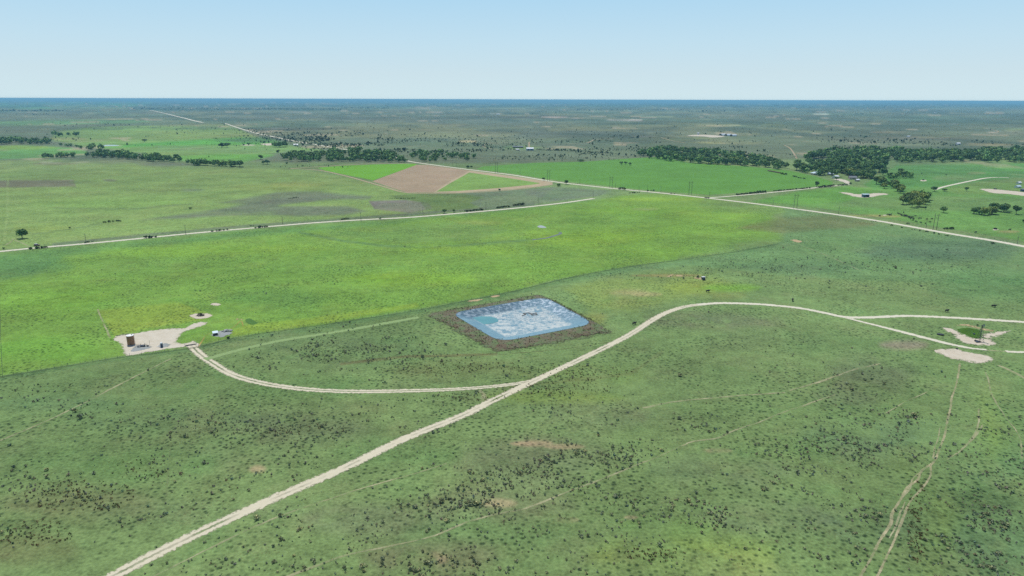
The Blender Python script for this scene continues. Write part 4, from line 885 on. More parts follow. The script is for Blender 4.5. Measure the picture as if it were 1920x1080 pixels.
# ---------------------------------------------------------------- trees
def trunk_mesh(seed, h, r0, cz):
    r = random.Random(seed); m = MB(); p = Vector((0, 0, -0.1)); top = Vector((r.uniform(-.3, .3), r.uniform(-.3, .3), h))
    m.tube(p, top, r0, r0 * 0.6, 7)
    for k in range(5):
        a = k * 1.26 + r.random(); q = top.lerp(p, r.uniform(0, .35)); e = q + Vector((math.cos(a) * cz * .45, math.sin(a) * cz * .45, cz * r.uniform(.4, .75)))
        m.tube(q, e, r0 * .45, r0 * .15, 5)
    return m.mesh('trunk', M['bark'])
TREE = []       # unit trees: crown width about 10 m, height about 10 m
for i in range(8):
    V, F, C = clump(300 + i, 900, 4.7, 4.7, 3.9, 0.62, nb=11, z0=1.9)
    TREE.append((trunk_mesh(i, 3.4, 0.33, 6.0), npmesh('crown', V, F, M['leaf'], C), npmesh('crown', V, F, M['leaf_yellow'], C), npmesh('crown', V, F, M['scrub'], C)))
tree_no = [0]
def tree(x, y, hpx, label, group=None, kind=0, wide=1.0, at=None, name='tree'):
    loc = at if at is not None else P1(x, y)
    h = hpx if at is not None else hpx * math.hypot(loc[0], loc[1]) / FPX * 1.0
    tree_no[0] += 1; t = TREE[(tree_no[0] * 5) % 8]; s = h / 9.6
    o = empty(name, loc, random.random() * 6.28, label, 'tree', group); o.scale = (s * wide, s * wide, s)
    c = link('crown', t[1 + kind], o); link('trunk', t[0], o); return o
G = 'single trees of the plain'
SINGLE = [(42, 447, 16, 'big round dark tree standing alone beside the left gravel road', 0, 1.25), (416, 277, 9, 'left tree of the pair alone in the far left pasture', 0, 1.3), (426, 277, 9.5, 'right tree of the pair alone in the far left pasture', 0, 1.3),
 (271, 266, 5, 'flat dark tree in the far bright green strip', 0, 2.0), (489, 299, 9, 'back tree of the small trio left of the long wood', 0, 1.3), (502, 308, 9, 'right front tree of the small trio left of the long wood', 0, 1.2), (494, 308, 7, 'left front tree of the small trio left of the long wood', 0, 1.2),
 (1020, 339, 7, 'left tree beside the county road past the wedge field', 0, 1.2), (1062, 346, 9, 'tree standing at the tip of the wedge field by the road', 0, 1.1), (1048, 350, 6, 'low dark bush tree left of the wedge field tip', 0, 1.7),
 (936, 358, 4.5, 'small tree on the tan lower margin of the wedge field', 0, 1.4), (833, 400, 9, 'larger of the two trees along the middle of the left road', 0, 1.2), (851, 398, 6.5, 'smaller tree right of its pair on the left road', 0, 1.2), (713, 412, 5, 'small tree on the left road before the purple brush', 0, 1.2),
 (1531, 351, 11, 'tree standing on the lane to the farmhouse', 0, .9), (1563, 350, 4.5, 'small round bush tree at the right end of the lane', 0, 1.2), (1568, 338, 7, 'round tree in front of the ranch yard', 0, 1.2), (1594, 346, 4, 'small dark tree at the corner of the ranch yard', 0, 1.3),
 (1752, 359, 9, 'round dark tree at the foot of the short white lane', 0, 1.3), (1771, 359, 5, 'grey low tree right of the short white lane', 0, 1.9), (1812, 358, 7, 'small tree left of the pale pad at right', 0, 1.0), (1769, 399, 11, 'round dark tree alone in the pasture below the clumps', 0, 1.15),
 (1735, 393, 6, 'thin small tree under the big yellowish clump', 0, .7), (1905, 402, 15, 'tall dark tree right of the low clump near the right edge', 0, 1.0), (1919, 418, 6, 'tree cut by the right edge of the photo', 0, 1.0),
 (877, 316, 6, 'tree in the middle of the diagonal county road', 0, 1.2), (884, 315, 4.5, 'lower bush beside the tree on the county road', 0, 1.3), (763, 303, 5, 'round bush beside the road at the left of the ploughed field', 0, 1.3), (538, 309, 5.5, 'small tree in front of the long middle wood', 0, .8),
 (1089, 303, 5, 'low bushy clump at the left of the big crop field', 0, 3.0), (1165, 309, 6.5, 'left tree of the dark group inside the big crop field', 0, 1.5), (1173, 309, 6.5, 'middle tree of the dark group inside the big crop field', 0, 1.4), (1181, 310, 5.5, 'right tree of the dark group inside the big crop field', 0, 1.3),
 (1029, 302, 4.0, 'dark bush alone on the grey slope behind the crop field', 0, 1.0), (356, 392, 3.2, 'dark low bush in the left pasture', 0, 2.4), (131, 429, 3.5, 'tiny dark bush in the left pasture above the road', 0, 1.3), (7, 468, 4, 'small bush by the road at the left edge', 0, 1.1)]
for (x, y, hp, lb, kd, wd) in SINGLE: tree(x, y, hp, lb, None, kd, wd)
# clumps and woods: base row(s) given as polygons of the ground they stand on
WOODS = [
 ([(0, 271), (95, 271), (92, 266.5), (0, 266)], 34, 8, 'tree in the far left wood at the photo edge', 0), ([(80, 297), (143, 296), (140, 292.5), (84, 293.5)], 16, 7, 'tree in the isolated oval grove at left', 0),
 ([(105, 273), (135, 277), (160, 280), (160, 278), (130, 274)], 7, 4.5, 'small tree on the lane between the left woods', 0), ([(103, 256), (146, 256), (146, 255), (103, 255)], 5, 7, 'tree in the short row above the left woods', 0),
 ([(160, 282), (195, 281), (195, 278), (165, 278)], 6, 9, 'dark tree at the head of the left creek wood', 0), ([(165, 295), (215, 297), (280, 303), (342, 305), (340, 301), (290, 296), (220, 290), (165, 289)], 80, 9, 'dark tree in the sloping left creek wood', 0),
 ([(346, 310), (450, 314), (450, 312), (346, 307)], 30, 9.5, 'tree in the short row at the right end of the creek wood', 0), ([(526, 304), (600, 304), (600, 292), (560, 288), (530, 296)], 44, 9.5, 'tree at the left end of the long middle wood', 0),
 ([(590, 303), (700, 303.5), (760, 305), (755, 296), (700, 288), (620, 286), (590, 292)], 130, 10, 'tree in the long middle wood behind the bright crop', 0), ([(765, 302), (800, 305), (850, 303), (890, 301), (890, 294), (840, 288), (770, 286)], 60, 8, 'tree in the loose wood right of the road gap', 0),
 ([(512, 276), (538, 276.5), (538, 274), (514, 274)], 7, 9, 'tree in the round grove by the bright white yard', 0), ([(655, 284.5), (678, 284.5), (676, 282), (656, 282)], 6, 8, 'tree where the far road meets the wood', 0),
 ([(1195, 292), (1255, 303), (1290, 306), (1440, 314), (1445, 306), (1400, 294), (1330, 287), (1240, 282)], 210, 11, 'tree in the wood along the top of the big crop field', 0), ([(1290, 306), (1436, 313.5), (1430, 308), (1330, 303)], 20, 10, 'olive tree on the near edge of the crop field wood', 1),
 ([(1448, 318), (1474, 320), (1474, 310), (1450, 308)], 10, 12, 'tree in the dark knot left of the big wood', 0), ([(1488, 320), (1520, 328), (1555, 331), (1600, 334), (1622, 338), (1655, 330), (1662, 315), (1640, 306), (1560, 302), (1500, 306)], 130, 12.5, 'tree in the dense wood behind the farmhouse', 0),
 ([(1585, 330), (1620, 332), (1620, 326), (1590, 325)], 9, 13, 'yellowish tree in front of the farmhouse wood', 1), ([(1500, 300), (1660, 306), (1780, 305.5), (1920, 305), (1920, 286), (1780, 290), (1640, 284), (1540, 288)], 330, 11, 'tree in the long wood at right below the brush plain', 0),
 ([(1640, 350), (1660, 356), (1690, 364), (1692, 357), (1660, 345), (1642, 342)], 13, 13, 'yellowish tree in the upper right clump', 1), ([(1684, 386), (1712, 390), (1745, 386), (1748, 376), (1710, 372), (1690, 377)], 17, 14, 'yellowish tree in the big low clump at right', 1),
 ([(1730, 374), (1747, 378), (1742, 370), (1726, 366)], 5, 12, 'dark tree on the back of the big low clump', 0), ([(1664, 338), (1705, 337), (1710, 333), (1690, 328), (1668, 334)], 12, 9, 'dark tree in the low group behind the yellowish clump', 0), ([(1686, 329), (1690, 329), (1690, 327), (1686, 327)], 2, 13, 'tall pointed tree behind the yellowish clump', 0),
 ([(1818, 402), (1832, 403), (1832, 400), (1820, 399)], 3, 11, 'grey green tree at the left of the lowest right clump', 0), ([(1836, 404), (1866, 403), (1864, 400), (1838, 401)], 8, 11, 'tree in the middle of the lowest right clump', 1), ([(1856, 398), (1892, 399), (1890, 394), (1858, 394)], 8, 12, 'dark tree at the back of the lowest right clump', 0)]
cand = []
for i, (poly, n, hp, lb, kd) in enumerate(WOODS):
    for (x, y) in scatter_poly(poly, n, 400 + i): cand.append((x, y, hp * random.uniform(.72, 1.22), lb, kd))
locs = P([c[0] for c in cand], [c[1] for c in cand])
hm = np.array([c[2] for c in cand]) * np.hypot(locs[:, 0], locs[:, 1]) / FPX
order = np.argsort(-np.array([c[2] for c in cand]) * (1 + 0.004 * (np.array([c[1] for c in cand]) - 300)))
lim = 300 - len(SINGLE); fars = []
for j, k in enumerate(order):
    c = cand[k]
    if j < lim: tree(0, 0, hm[k], c[3], 'trees: ' + c[3], c[4], random.uniform(1.0, 1.35), Vector(locs[k]))
    else: fars.append((*locs[k], hm[k]))
# the rest of the woods, the brush on the plain and the far tree belts as masses
lowT = [clump(500 + i, 110, 4.9, 4.9, 4.4, 1.25, nb=9, z0=0.4) for i in range(6)]
fa = np.array(fars); r = np.random.default_rng(9)
tn = np.ones((len(fa), 3)) * (0.8 + 0.5 * r.random((len(fa), 1)))
V, F, C = merge(lowT, fa[:, :3], fa[:, 3] / 9.0 * 1.1, r.random(len(fa)) * 6.28, r.integers(0, 6, len(fa)), None, tn)
struct(link('woodland', npmesh('woodland', V, F, M['leaf'], C)), 'the deeper trees of the creek woods', 'woodland', 'stuff')
tiny = [clump(520 + i, 12, 1.0, 1.0, 0.8, 0.5, nb=4, hollow=0.4) for i in range(6)]
bp = []; bs = []
for (x, y, rx, ry, cnt, s0) in [(960, 235, 1000, 30, 500, 2.6), (1500, 255, 420, 14, 190, 3.4), (700, 255, 280, 14, 160, 3.2), (720, 268, 200, 8, 200, 3.4), (1080, 262, 240, 10, 90, 3.2), (1330, 285, 160, 8, 120, 3), (1500, 280, 120, 10, 160, 3.6), (1730, 268, 200, 8, 150, 3.4),
        (1180, 285, 120, 6, 120, 3), (780, 282, 160, 7, 160, 3.0), (850, 276, 100, 6, 100, 2.8), (1000, 296, 120, 5, 50, 2.5), (1080, 286, 90, 5, 60, 2.8), (560, 250, 130, 8, 140, 3.4), (640, 270, 60, 6, 80, 3.4), (250, 235, 260, 6, 50, 3.6), (1560, 330, 60, 6, 40, 2.5), (600, 262, 80, 4, 110, 4), (1040, 283, 60, 3, 40, 3), (60, 262, 70, 4, 30, 3.5), (350, 272, 160, 1.5, 24, 3), (620, 312, 120, 3, 12, 2)]:
    for _ in range(int(cnt * 4.2)):
        g0, g1 = r.normal(size=2) * 0.6; px, py = x + rx * g0, y + ry * g1
        if py < 206 or not -30 < px < 1950: continue
        bp.append((px, py)); bs.append(s0 * math.exp(r.normal() * .4) * (0.55 if r.random() < .6 else 1))
bp = np.array(bp); bw = P(bp[:, 0], bp[:, 1]); bs = np.array(bs) * 0.66
kb = fbm(bw[:, 0] / 120, bw[:, 1] / 160, 171, 3) > 0.47; bw = bw[kb]; bs = bs[kb]
V, F, C = merge(tiny, bw, bs, r.random(len(bs)) * 6.28, r.integers(0, 6, len(bs)), None, np.ones((len(bs), 3)) * (0.7 + .5 * r.random((len(bs), 1))))
struct(link('brush', npmesh('brush', V, F, M['leaf_far'], C)), 'dark bushes dotted over the far grey plain', 'brush', 'stuff')
bp = []; bs = []
for (x0, x1, y, th, cnt, s0) in [(0, 120, 208.5, .8, 120, 9), (230, 380, 202.5, 1.2, 90, 9), (250, 640, 205, .9, 420, 9), (640, 740, 203, 1.4, 120, 9), (1080, 1280, 206, 1.2, 150, 8), (1280, 1360, 209, 1, 80, 8), (0, 100, 186, 1.0, 60, 14), (200, 520, 190, 1.6, 260, 14), (420, 900, 192, 1.6, 330, 14),
        (800, 1300, 194, 2, 420, 14), (1200, 1920, 196, 2.2, 560, 14), (1300, 1920, 199, 1.0, 360, 11), (560, 680, 199, 1, 60, 9), (760, 1000, 200, 1.2, 120, 9), (1400, 1900, 203, 2.5, 90, 7), (0, 1920, 189.5, 1.8, 500, 16), (0, 420, 196, 3, 90, 8), (30, 130, 215, .6, 14, 8), (1580, 1720, 214, 1, 40, 6), (950, 1060, 214, 1, 12, 6)]:
    for _ in range(cnt):
        bp.append((x0 + (x1 - x0) * r.random(), y + th * r.normal() * .6 + (x0 + 300) * 0.0)); bs.append(s0 * math.exp(r.normal() * .3))
bp = np.array(bp); roll_y = 186.5 + (bp[:, 0] - 960) * 0.003; bp[:, 1] = np.maximum(bp[:, 1], roll_y + 3.0 + 2 * r.random(len(bp))); bw = P(bp[:, 0], bp[:, 1]); bs = np.array(bs)
V, F, C = merge(tiny, bw, bs * 0.62, r.random(len(bs)) * 6.28, r.integers(0, 6, len(bs)), None, np.ones((len(bs), 3)) * (0.6 + .5 * r.random((len(bs), 1))))
struct(link('far_woodland', npmesh('far_woodland', V, F, M['leaf_far'], C)), 'far dark tree belts along the horizon', 'woodland', 'stuff')

# roadside shrubs, hedge-like, each lying along the road
def shrub(x0, x1, y0, y1, hm_, label, kind='scrub', dens=1.0):
    a, b = P1(x0, y0), P1(x1, y1); L = (b - a).length; n = max(2, int(L / 2.2 * dens)); pos = np.array([a.lerp(b, (i + .5) / n)[:] for i in range(n)]); c = pos.mean(0)
    pos[:, :2] += np.random.default_rng(int(x0 * 3 + y0)).normal(size=(n, 2)) * .5
    pr = [clump(int(x0) + j, 70, 1.5, 1.5, 0.8, 0.32, nb=6, hollow=.4) for j in range(3)]; rr = np.random.default_rng(int(x0))
    V, F, C = merge(pr, pos - c, hm_ / 1.5 * (0.7 + .6 * rr.random(n)), rr.random(n) * 6.28, rr.integers(0, 3, n))
    o = link('shrub', npmesh('shrub', V, F, M[kind], C)); o.location = c; return tag(o, label, 'shrub')
for a in [(56, 89, 468.5, 464.5, 1.8, 'long dark shrub belt below the lone tree on the left road'), (271, 294, 446.5, 445, 2.0, 'grey green shrub astride the left road, second from the left'), (393, 427, 435, 431.5, 1.6, 'low dark shrub strip on the left road, third from the left'), (476, 505, 428, 425.5, 1.8, 'dark shrub strip on the left road, fourth from the left'),
          (157, 167, 456, 455, 1.4, 'small shrub at the foot of the leftmost utility pole'), (640, 656, 412.5, 411, 1.6, 'small reddish shrub on the left road before the small tree'), (872, 905, 397.5, 394, 2.2, 'dark shrub bank on the left road right of the tree pair'), (930, 955, 391, 387.5, 2.0, 'dark shrub bank on the left road farther right'), (962, 982, 386.5, 384, 2.4, 'round shrub patch just above the left road'),
          (190, 230, 418, 415, 1.6, 'low dark shrub streak in the left pasture'), (1160, 1172, 355, 356, 3.0, 'bright green shrub on the diagonal road before the pole pairs'), (1178, 1198, 362.5, 361.5, 1.6, 'dark low shrub under the left end of the yellow field top'), (1255, 1265, 363, 364, 1.6, 'dark shrub on the diagonal road between the pole pairs'), (1212, 1228, 357.5, 358, 1.6, 'brown shrub strip at the utility poles on the diagonal road'),
          (1380, 1410, 366, 363, 2.2, 'dark hedge along the lane to the farmhouse, left piece'), (1412, 1436, 363, 361, 3.0, 'dark hedge along the lane to the farmhouse, middle piece'), (1450, 1520, 359, 353, 1.8, 'long low hedge along the lane to the farmhouse'), (1536, 1560, 352, 349.5, 2.4, 'dark hedge right of the tree on the farmhouse lane'), (1570, 1590, 348, 347, 2.4, 'dark hedge beside the end of the farmhouse lane'),
          (1769, 1790, 430, 429.5, 2.2, 'grey brown brush heap beside the road at right'), (1486, 1494, 331.5, 332.5, 3.0, 'dark shrub at the left of the low hedge in the crop field'), (1495, 1511, 333.5, 335.5, 1.6, 'low dark hedge in the crop field before the farmhouse'), (540, 560, 373, 371, 1.4, 'dark low shrub in the grey brush of the left pasture'), (1320, 1330, 371, 372, 1.6, 'dark shrub at the fork of the farmhouse lane'), (1698, 1704, 420, 421, 1.4, 'small shrub on the road shoulder near the cattle'), (470, 476, 424, 424, 1.2, 'tiny shrub behind the fourth shrub strip'),
          (730, 780, 373, 372, 1.2, 'dark green shrub patch above the purple brush'), (1855, 1866, 470 - 14, 472 - 14, 1.4, 'small shrub on the road verge near the right edge'), (420, 432, 636, 634, 0.9, 'dark shrub on the fence row beside the gravel patch')]: shrub(*a)
for i, (x, y) in enumerate([(1640, 412.5), (1672, 420), (1690, 424), (1712, 427.5), (1725, 430), (1738, 432), (1752, 434), (1760, 436), (1775, 439)]):
    o = shrub(x - 3, x + 3, y + 3, y + 3.5, 1.2, 'small dark shrub on the lower shoulder of the diagonal road'); o['group'] = 'small shrubs on the lower road shoulder'

# ---------------------------------------------------------------- poles and fences
def pole(x, y, top, label, group=None, arm=True):
    a = P1(x, y); h = (y - top) * mpp(y) * 1.02
    o = empty('utility_pole', a, random.uniform(-.3, .3), label, 'utility pole', group)
    m = MB(); m.tube((0, 0, -.3), (0, 0, h), .2, .14, 8); m.build('pole', M['wood_pole'], o)
    if arm:
        m = MB(); m.box((0, -.16, h - .5), (2.2, .12, .14)); m.build('crossarm', M['wood_pole'], o)
        m = MB()
        for q in (-.95, 0, .95): m.lathe([(.05, 0), (.07, .05), (.04, .16)], 6, (q, -.16, h - .43))
        m.build('insulators', M['galv'], o)
    return o
words = ['leftmost', 'second', 'third', 'fourth', 'fifth', 'sixth', 'seventh', 'eighth', 'ninth', 'tenth']
for i, (x, y, t) in enumerate([(161.5, 455, 438), (348.5, 440, 422), (530, 420.5, 406), (677, 415, 398), (793, 403, 388), (911, 393, 379), (1009, 383, 369.5), (1112, 372.5, 359)]):
    pole(x, y, t, f'{words[i]} utility pole from the left along the left gravel road')
for i, (x, y, t) in enumerate([(849, 312, 297), (855.5, 313, 296), (975, 329, 318), (1087, 346, 336), (1154, 353, 343), (1198, 358, 350), (1214, 360, 348), (1239, 361, 349), (1330, 367, 359.5), (1449, 386, 376)]):
    pole(x, y, t, f'{words[i]} single utility pole from the left along the diagonal county road')
for i, (x, y, t) in enumerate([(1572, 402, 387), (1736, 428, 411), (1907, 458, 443)]):
    pole(x, y, t, ['single utility pole near the road left of the cattle', 'single utility pole at the road beside the cattle', 'single utility pole by the road at the right edge'][i])
def hframe(x, y, top, gap, label):
    a = P1(x, y); k = mpp(y); h = (y - top) * k * 1.02; g = max(gap * k, 3.5); o = empty('transmission_frame', a, random.uniform(-.1, .1), label, 'power frame')
    for s in (-1, 1): m = MB(); m.tube((s * g / 2, 0, -.3), (s * g / 2, 0, h), .26, .18, 8); m.build('pole', M['wood_pole'], o)
    m = MB(); m.box((0, -.24, h - 1.6), (g * 1.9, .16, .22)); m.build('crossarm', M['wood_pole'], o)
    m = MB()
    m.tube((-g / 2, 0.24, h - 6), (g / 2, 0.24, h - 2.2), .06, n=5); m.tube((g / 2, 0.3, h - 6), (-g / 2, 0.3, h - 2.2), .06, n=5); m.build('brace', M['wood_pole'], o)
    m = MB()
    for q in (-.9, 0, .9): m.tube((q * g, -.24, h - 1.71), (q * g, -.24, h - 2.7), .07, n=6)
    m.build('insulators', M['galv'], o)
for i, (x, y, t, g) in enumerate([(931, 324, 304, 3), (1028.5, 340, 319, 3.4), (1145.5, 352, 331, 4.5), (1294, 365.5, 340, 4), (1491, 391, 364, 4), (1752.5, 431, 400, 5)]):
    hframe(x, y, t, g, f'two legged power line frame, {words[i]} from the left along the diagonal road' if i else 'two legged power line frame, leftmost along the diagonal road')
def fence(name, pts, label, spacing, hgt_=1.25, maxp=96):
    c = crom(PL(pts)[:, :2], step=2.0); s = np.concatenate([[0], np.cumsum(np.linalg.norm(np.diff(c, axis=0), axis=1))]); L = s[-1]
    n = int(min(maxp, L / spacing)) + 1; q = np.linspace(0, L, n); px = np.interp(q, s, c[:, 0]); py = np.interp(q, s, c[:, 1]); o = empty(name, (px[0], py[0], 0), 0, label, 'fence')
    pm = MB(); pm.tube((0, 0, -.2), (0, 0, hgt_), .075, .065, 6); me = pm.mesh('post', M['wood_pole'])
    for i in range(n):
        p = link('post', me, o); p.location = (px[i] - px[0], py[i] - py[0], 0); p.rotation_euler = (random.uniform(-.04, .04), random.uniform(-.04, .04), 0)
    wv_ = MB()
    for h in (.35, .7, 1.1):
        for i in range(n - 1): wv_.tube((px[i] - px[0], py[i] - py[0], h), (px[i + 1] - px[0], py[i + 1] - py[0], h), .008, n=3, cap=False)
    wv_.build('wire', M['galv'], o)
fence('wire_fence', FR[:5] + FR[5:7], 'wire fence on the row below the tank yard', 5.0)
fence('wire_fence', FR[6:], 'wire fence on the row behind the lined pit to the right', 7.0)
fence('wire_fence', [(5, 706), (2, 640), (0, 570)], 'wire fence running away along the left edge', 4.0)
fence('wire_fence', [(1400, 384), (1530, 401), (1660, 421), (1780, 443), (1930, 469)], 'wire fence on the near side of the diagonal road', 9.0)
fence('wire_fence', [(1400, 376), (1530, 391.5), (1660, 411), (1780, 430), (1930, 455)], 'wire fence on the far side of the diagonal road', 9.0)
strip('weedy_verge', [(x, y + 1) for x, y in FR], 2.6, M['dark_verge'], 0.05, None, 'verge')

# ---------------------------------------------------------------- tank yard
def facing(x, y): p = P1(x, y); return p, math.atan2(-p.x, p.y) * -1
def tank():
    p = P1(246, 646); k = mpp(646); rad_ = 6.6 * k; h = 4.9
    o = empty('storage_tank', p, .6, 'tall rusty brown cylindrical tank with pale top in the caliche yard', 'tank')
    m = MB(); prof = [(rad_, 0.02)]
    for i in range(5): z = h * (i + 1) / 5; prof += [(rad_, z - .06), (rad_ + .03, z - .05), (rad_ + .03, z - .01), (rad_, z)]
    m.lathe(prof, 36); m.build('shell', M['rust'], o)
    m = MB(); m.lathe([(rad_ + .08, h + .003), (rad_ + .08, h + .06), (rad_ * .5, h + .28), (.25, h + .38), (.02, h + .39)], 36); rf = m.build('roof', M['pale_metal'], o)
    m = MB(); m.lathe([(.28, h + .3), (.28, h + .55), (.05, h + .6)], 14, (rad_ * .45, -.3, 0)); m.build('hatch', M['galv'], rf)
    m = MB()
    for s in (-.22, .22): m.tube((rad_ + .16, s, 0), (rad_ + .16, s, h + .7), .03, n=6)
    for i in range(14): m.tube((rad_ + .16, -.22, .3 + i * .36), (rad_ + .16, .22, .3 + i * .36), .02, n=5)
    m.build('ladder', M['dark_metal'], o)
    m = MB(); m.lathe([(rad_ + .5, 0.0), (rad_ + .45, .1), (rad_, .105)], 36); m.build('footing', M['concrete'], o)
    m = MB(); m.tube((-.4, -rad_ - .02, .8), (-.4, -rad_ - .4, .8), .12, n=10); m.lathe([(.2, 0), (.2, .12), (.04, .3)], 8, (-.4, -rad_ - .45, .72)); m.build('outlet_valve', M['dark_metal'], o)
tank()
def pipework():
    p = P1(264, 650); o = empty('pipe_manifold', p, .15, 'dark pipes, valves and pump on grey gravel beside the tank', 'pipework')
    m = MB(); m.tube((-3.6, 2.2, .35), (-.6, 1.6, .35), .09, n=8); m.tube((-.6, 1.6, .35), (2.2, 2.6, .35), .08, n=8); m.tube((-.6, 1.6, .35), (0, -1.6, .35), .08, n=8); m.tube((0, 0, .35), (1.8, -.2, .35), .08, n=8)
    m.tube((-2.6, -.8, .3), (-1, -.4, .3), .07, n=8)
    for x, y in ((-3, 2.08), (-.6, 1.6), (1.2, 2.25), (0, -1.3), (1.6, -.2)): m.tube((x, y, 0), (x, y, .35), .06, n=6)
    m.build('pipe', M['dark_metal'], o)
    for x, y in ((-.6, 1.6), (.0, -1.2), (1.2, 2.25)):
        m = MB(); m.tube((x, y, .3), (x, y, .85), .07, n=8); m.lathe([(.05, .85), (.24, .86), (.24, .9), (.05, .91)], 12, (x, y, 0)); m.build('valve', M['black'], o)
    m = MB(); m.box((1.1, -.3, .12), (2.4, 1.1, .2)); m.build('skid', M['dark_metal'], o)
    m = MB(); m.tube((.3, -.3, .62), (1.1, -.3, .62), .32, n=14); m.tube((1.1, -.3, .62), (1.45, -.3, .62), .12, n=8); m.box((.7, -.3, .3), (.7, .4, .18)); m.build('motor', M['navy'], o)
    m = MB(); m.lathe([(.1, .2), (.4, .25), (.45, .6), (.3, .95), (.1, 1.05)], 14, (1.8, -.3, 0)); m.build('pump', M['dark_metal'], o)
    m = MB(); m.box((-.9, -.9, .5), (.6, .5, 1.0)); m.build('control_box', M['galv'], o)
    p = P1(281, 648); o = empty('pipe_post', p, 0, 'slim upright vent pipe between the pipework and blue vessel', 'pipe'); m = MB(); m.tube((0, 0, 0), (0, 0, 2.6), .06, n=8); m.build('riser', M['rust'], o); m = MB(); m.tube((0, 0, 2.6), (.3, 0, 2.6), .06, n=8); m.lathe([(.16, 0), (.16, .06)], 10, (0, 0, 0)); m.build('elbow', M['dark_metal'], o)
    p = P1(277, 649.5); o = empty('junction_box', p, .2, 'small black box right of the pipework', 'box'); m = MB(); m.box((0, 0, .35), (.9, .6, .5)); m.build('case', M['black'], o); m = MB(); m.box((0, 0, .62), (1.0, .7, .05)); m.build('lid', M['dark_metal'], o); m = MB()
    for q in (-.35, .35): m.box((q, 0, .05), (.1, .5, .1))
    m.build('feet', M['galv'], o)
    p = P1(303.5, 651); o = empty('treater_vessel', p, 0, 'slim navy vessel with white domed top on grey gravel', 'vessel')
    m = MB(); m.lathe([(.75, 0), (.75, .12), (.6, .13), (.6, 1.9)], 20); m.build('shell', M['navy'], o)
    m = MB(); m.lathe([(.62, 1.9), (.62, 2.2), (.5, 2.5), (.2, 2.66), (.02, 2.7)], 20); m.build('domed_top', M['pale_metal'], o)
    m = MB(); m.tube((-.6, 0, .5), (-2.4, .1, .3), .1, n=8); m.tube((-2.4, .1, .3), (-2.4, .1, 0), .1, n=8); m.build('pipe', M['pale_metal'], o)
    m = MB(); m.tube((.5, -.3, .2), (.5, -.3, 2.4), .07, n=8); m.build('gauge_column', M['dark_metal'], o)
    a, b = P1(219, 630.5), P1(241, 627); o = empty('pipe_rail', a, math.atan2((b - a).y, (b - a).x), 'low dark pipe rail on the back edge of the yard', 'rail'); L = (b - a).length
    m = MB(); m.tube((0, 0, .45), (L, 0, .45), .12, n=8); m.build('rail', M['dark_metal'], o)
    for i in range(5): m = MB(); m.tube((L * i / 4, 0, -.1), (L * i / 4, 0, .45), .09, n=8); m.build('post', M['dark_metal'], o)
    a, b = P1(348, 648.5), P1(367, 645.5); o = empty('cattle_guard', a, math.atan2((b - a).y, (b - a).x), 'dark steel bar cattle guard at the yard gate', 'cattle guard'); L = (b - a).length
    m = MB(); m.box((L / 2, 0, .06), (L, 1.3, .1)); m.build('pit_frame', M['black'], o)
    m = MB()
    for i in range(9): m.tube((0, -.6 + i * .15, .15), (L, -.6 + i * .15, .15), .045, n=6)
    m.build('bars', M['dark_metal'], o)
    for q in (-.25, L + .25):
        m = MB(); m.tube((q, -.7, 0), (q, -.7, 1.0), .07, n=6); m.tube((q, .7, 0), (q, .7, 1.0), .07, n=6); m.tube((q, -.7, .95), (q, .7, .95), .06, n=6); m.build('side_wing', M['galv'], o)
pipework()
def shed_small(p, rz, wd, dp, h, roof, wall, name, label, cat='shed', mono=True):
    o = empty(name, p, rz, label, cat); m = MB(); m.box((0, 0, h / 2), (wd, dp, h)); m.build('wall', wall, o)
    m = MB(); e = .25
    if mono: m.add([(-wd / 2 - e, -dp / 2 - e, h + .02), (wd / 2 + e, -dp / 2 - e, h + .02), (wd / 2 + e, dp / 2 + e, h + .5), (-wd / 2 - e, dp / 2 + e, h + .5), (-wd / 2 - e, -dp / 2 - e, h + .12), (wd / 2 + e, -dp / 2 - e, h + .12), (wd / 2 + e, dp / 2 + e, h + .62), (-wd / 2 - e, dp / 2 + e, h + .62)], [(3, 2, 1, 0), (4, 5, 6, 7), (0, 1, 5, 4), (1, 2, 6, 5), (2, 3, 7, 6), (3, 0, 4, 7)])
    m.build('roof', roof, o)
    m = MB(); m.box((wd * .2, -dp / 2 - .02, h * .42), (min(.9, wd * .3), .05, h * .84)); d = m.build('door', M['dark_metal'], o)
    m = MB(); m.box((wd * .2 + min(.9, wd * .3) * .35, -dp / 2 - .07, h * .42), (.06, .06, .12)); m.build('handle', M['galv'], d)
    return o
o = shed_small(P1(404, 628), .5, 2.2, 1.9, 1.3, M['lightblue'], M['dark_metal'], 'pump_shed', 'tiny pump shed with pale blue sheet roof on grey gravel')
def heap(name, p, n, size, rx, ry, mat, label, cat, sticks=False):
    r = random.Random(int(p.x)); m = MB()
    for i in range(n):
        a = r.random() * 6.28; q = r.random() ** .5; x, y = rx * q * math.cos(a), ry * q * math.sin(a); z = (1 - q) * size * 1.6
        if sticks:
            d = Vector((r.uniform(-1, 1), r.uniform(-1, 1), r.uniform(-.1, .5))).normalized() * size * r.uniform(1, 2.4); c = Vector((x, y, max(z, size * .2))); m.tube(c - d / 2, c + d / 2, .1, .05, 5)
        else: m.box((x, y, size * .25 + z * .5), (size * r.uniform(.5, 1.2), size * r.uniform(.5, 1), size * r.uniform(.3, .6)), r.random() * 3, r.uniform(.6, 1))
    o = m.build(name, mat); o.location = p; return tag(o, label, cat)
heap('rubble_pile', P1(426, 621), 26, .9, 2.6, 1.8, M['concrete'], 'pale rubble pile beside the pump shed', 'rubble')
heap('brush_heap', P1(376, 592), 60, 1.1, 1.9, 1.3, M['black'], 'dark burnt brush heap on the round bare patch', 'brush heap', True)
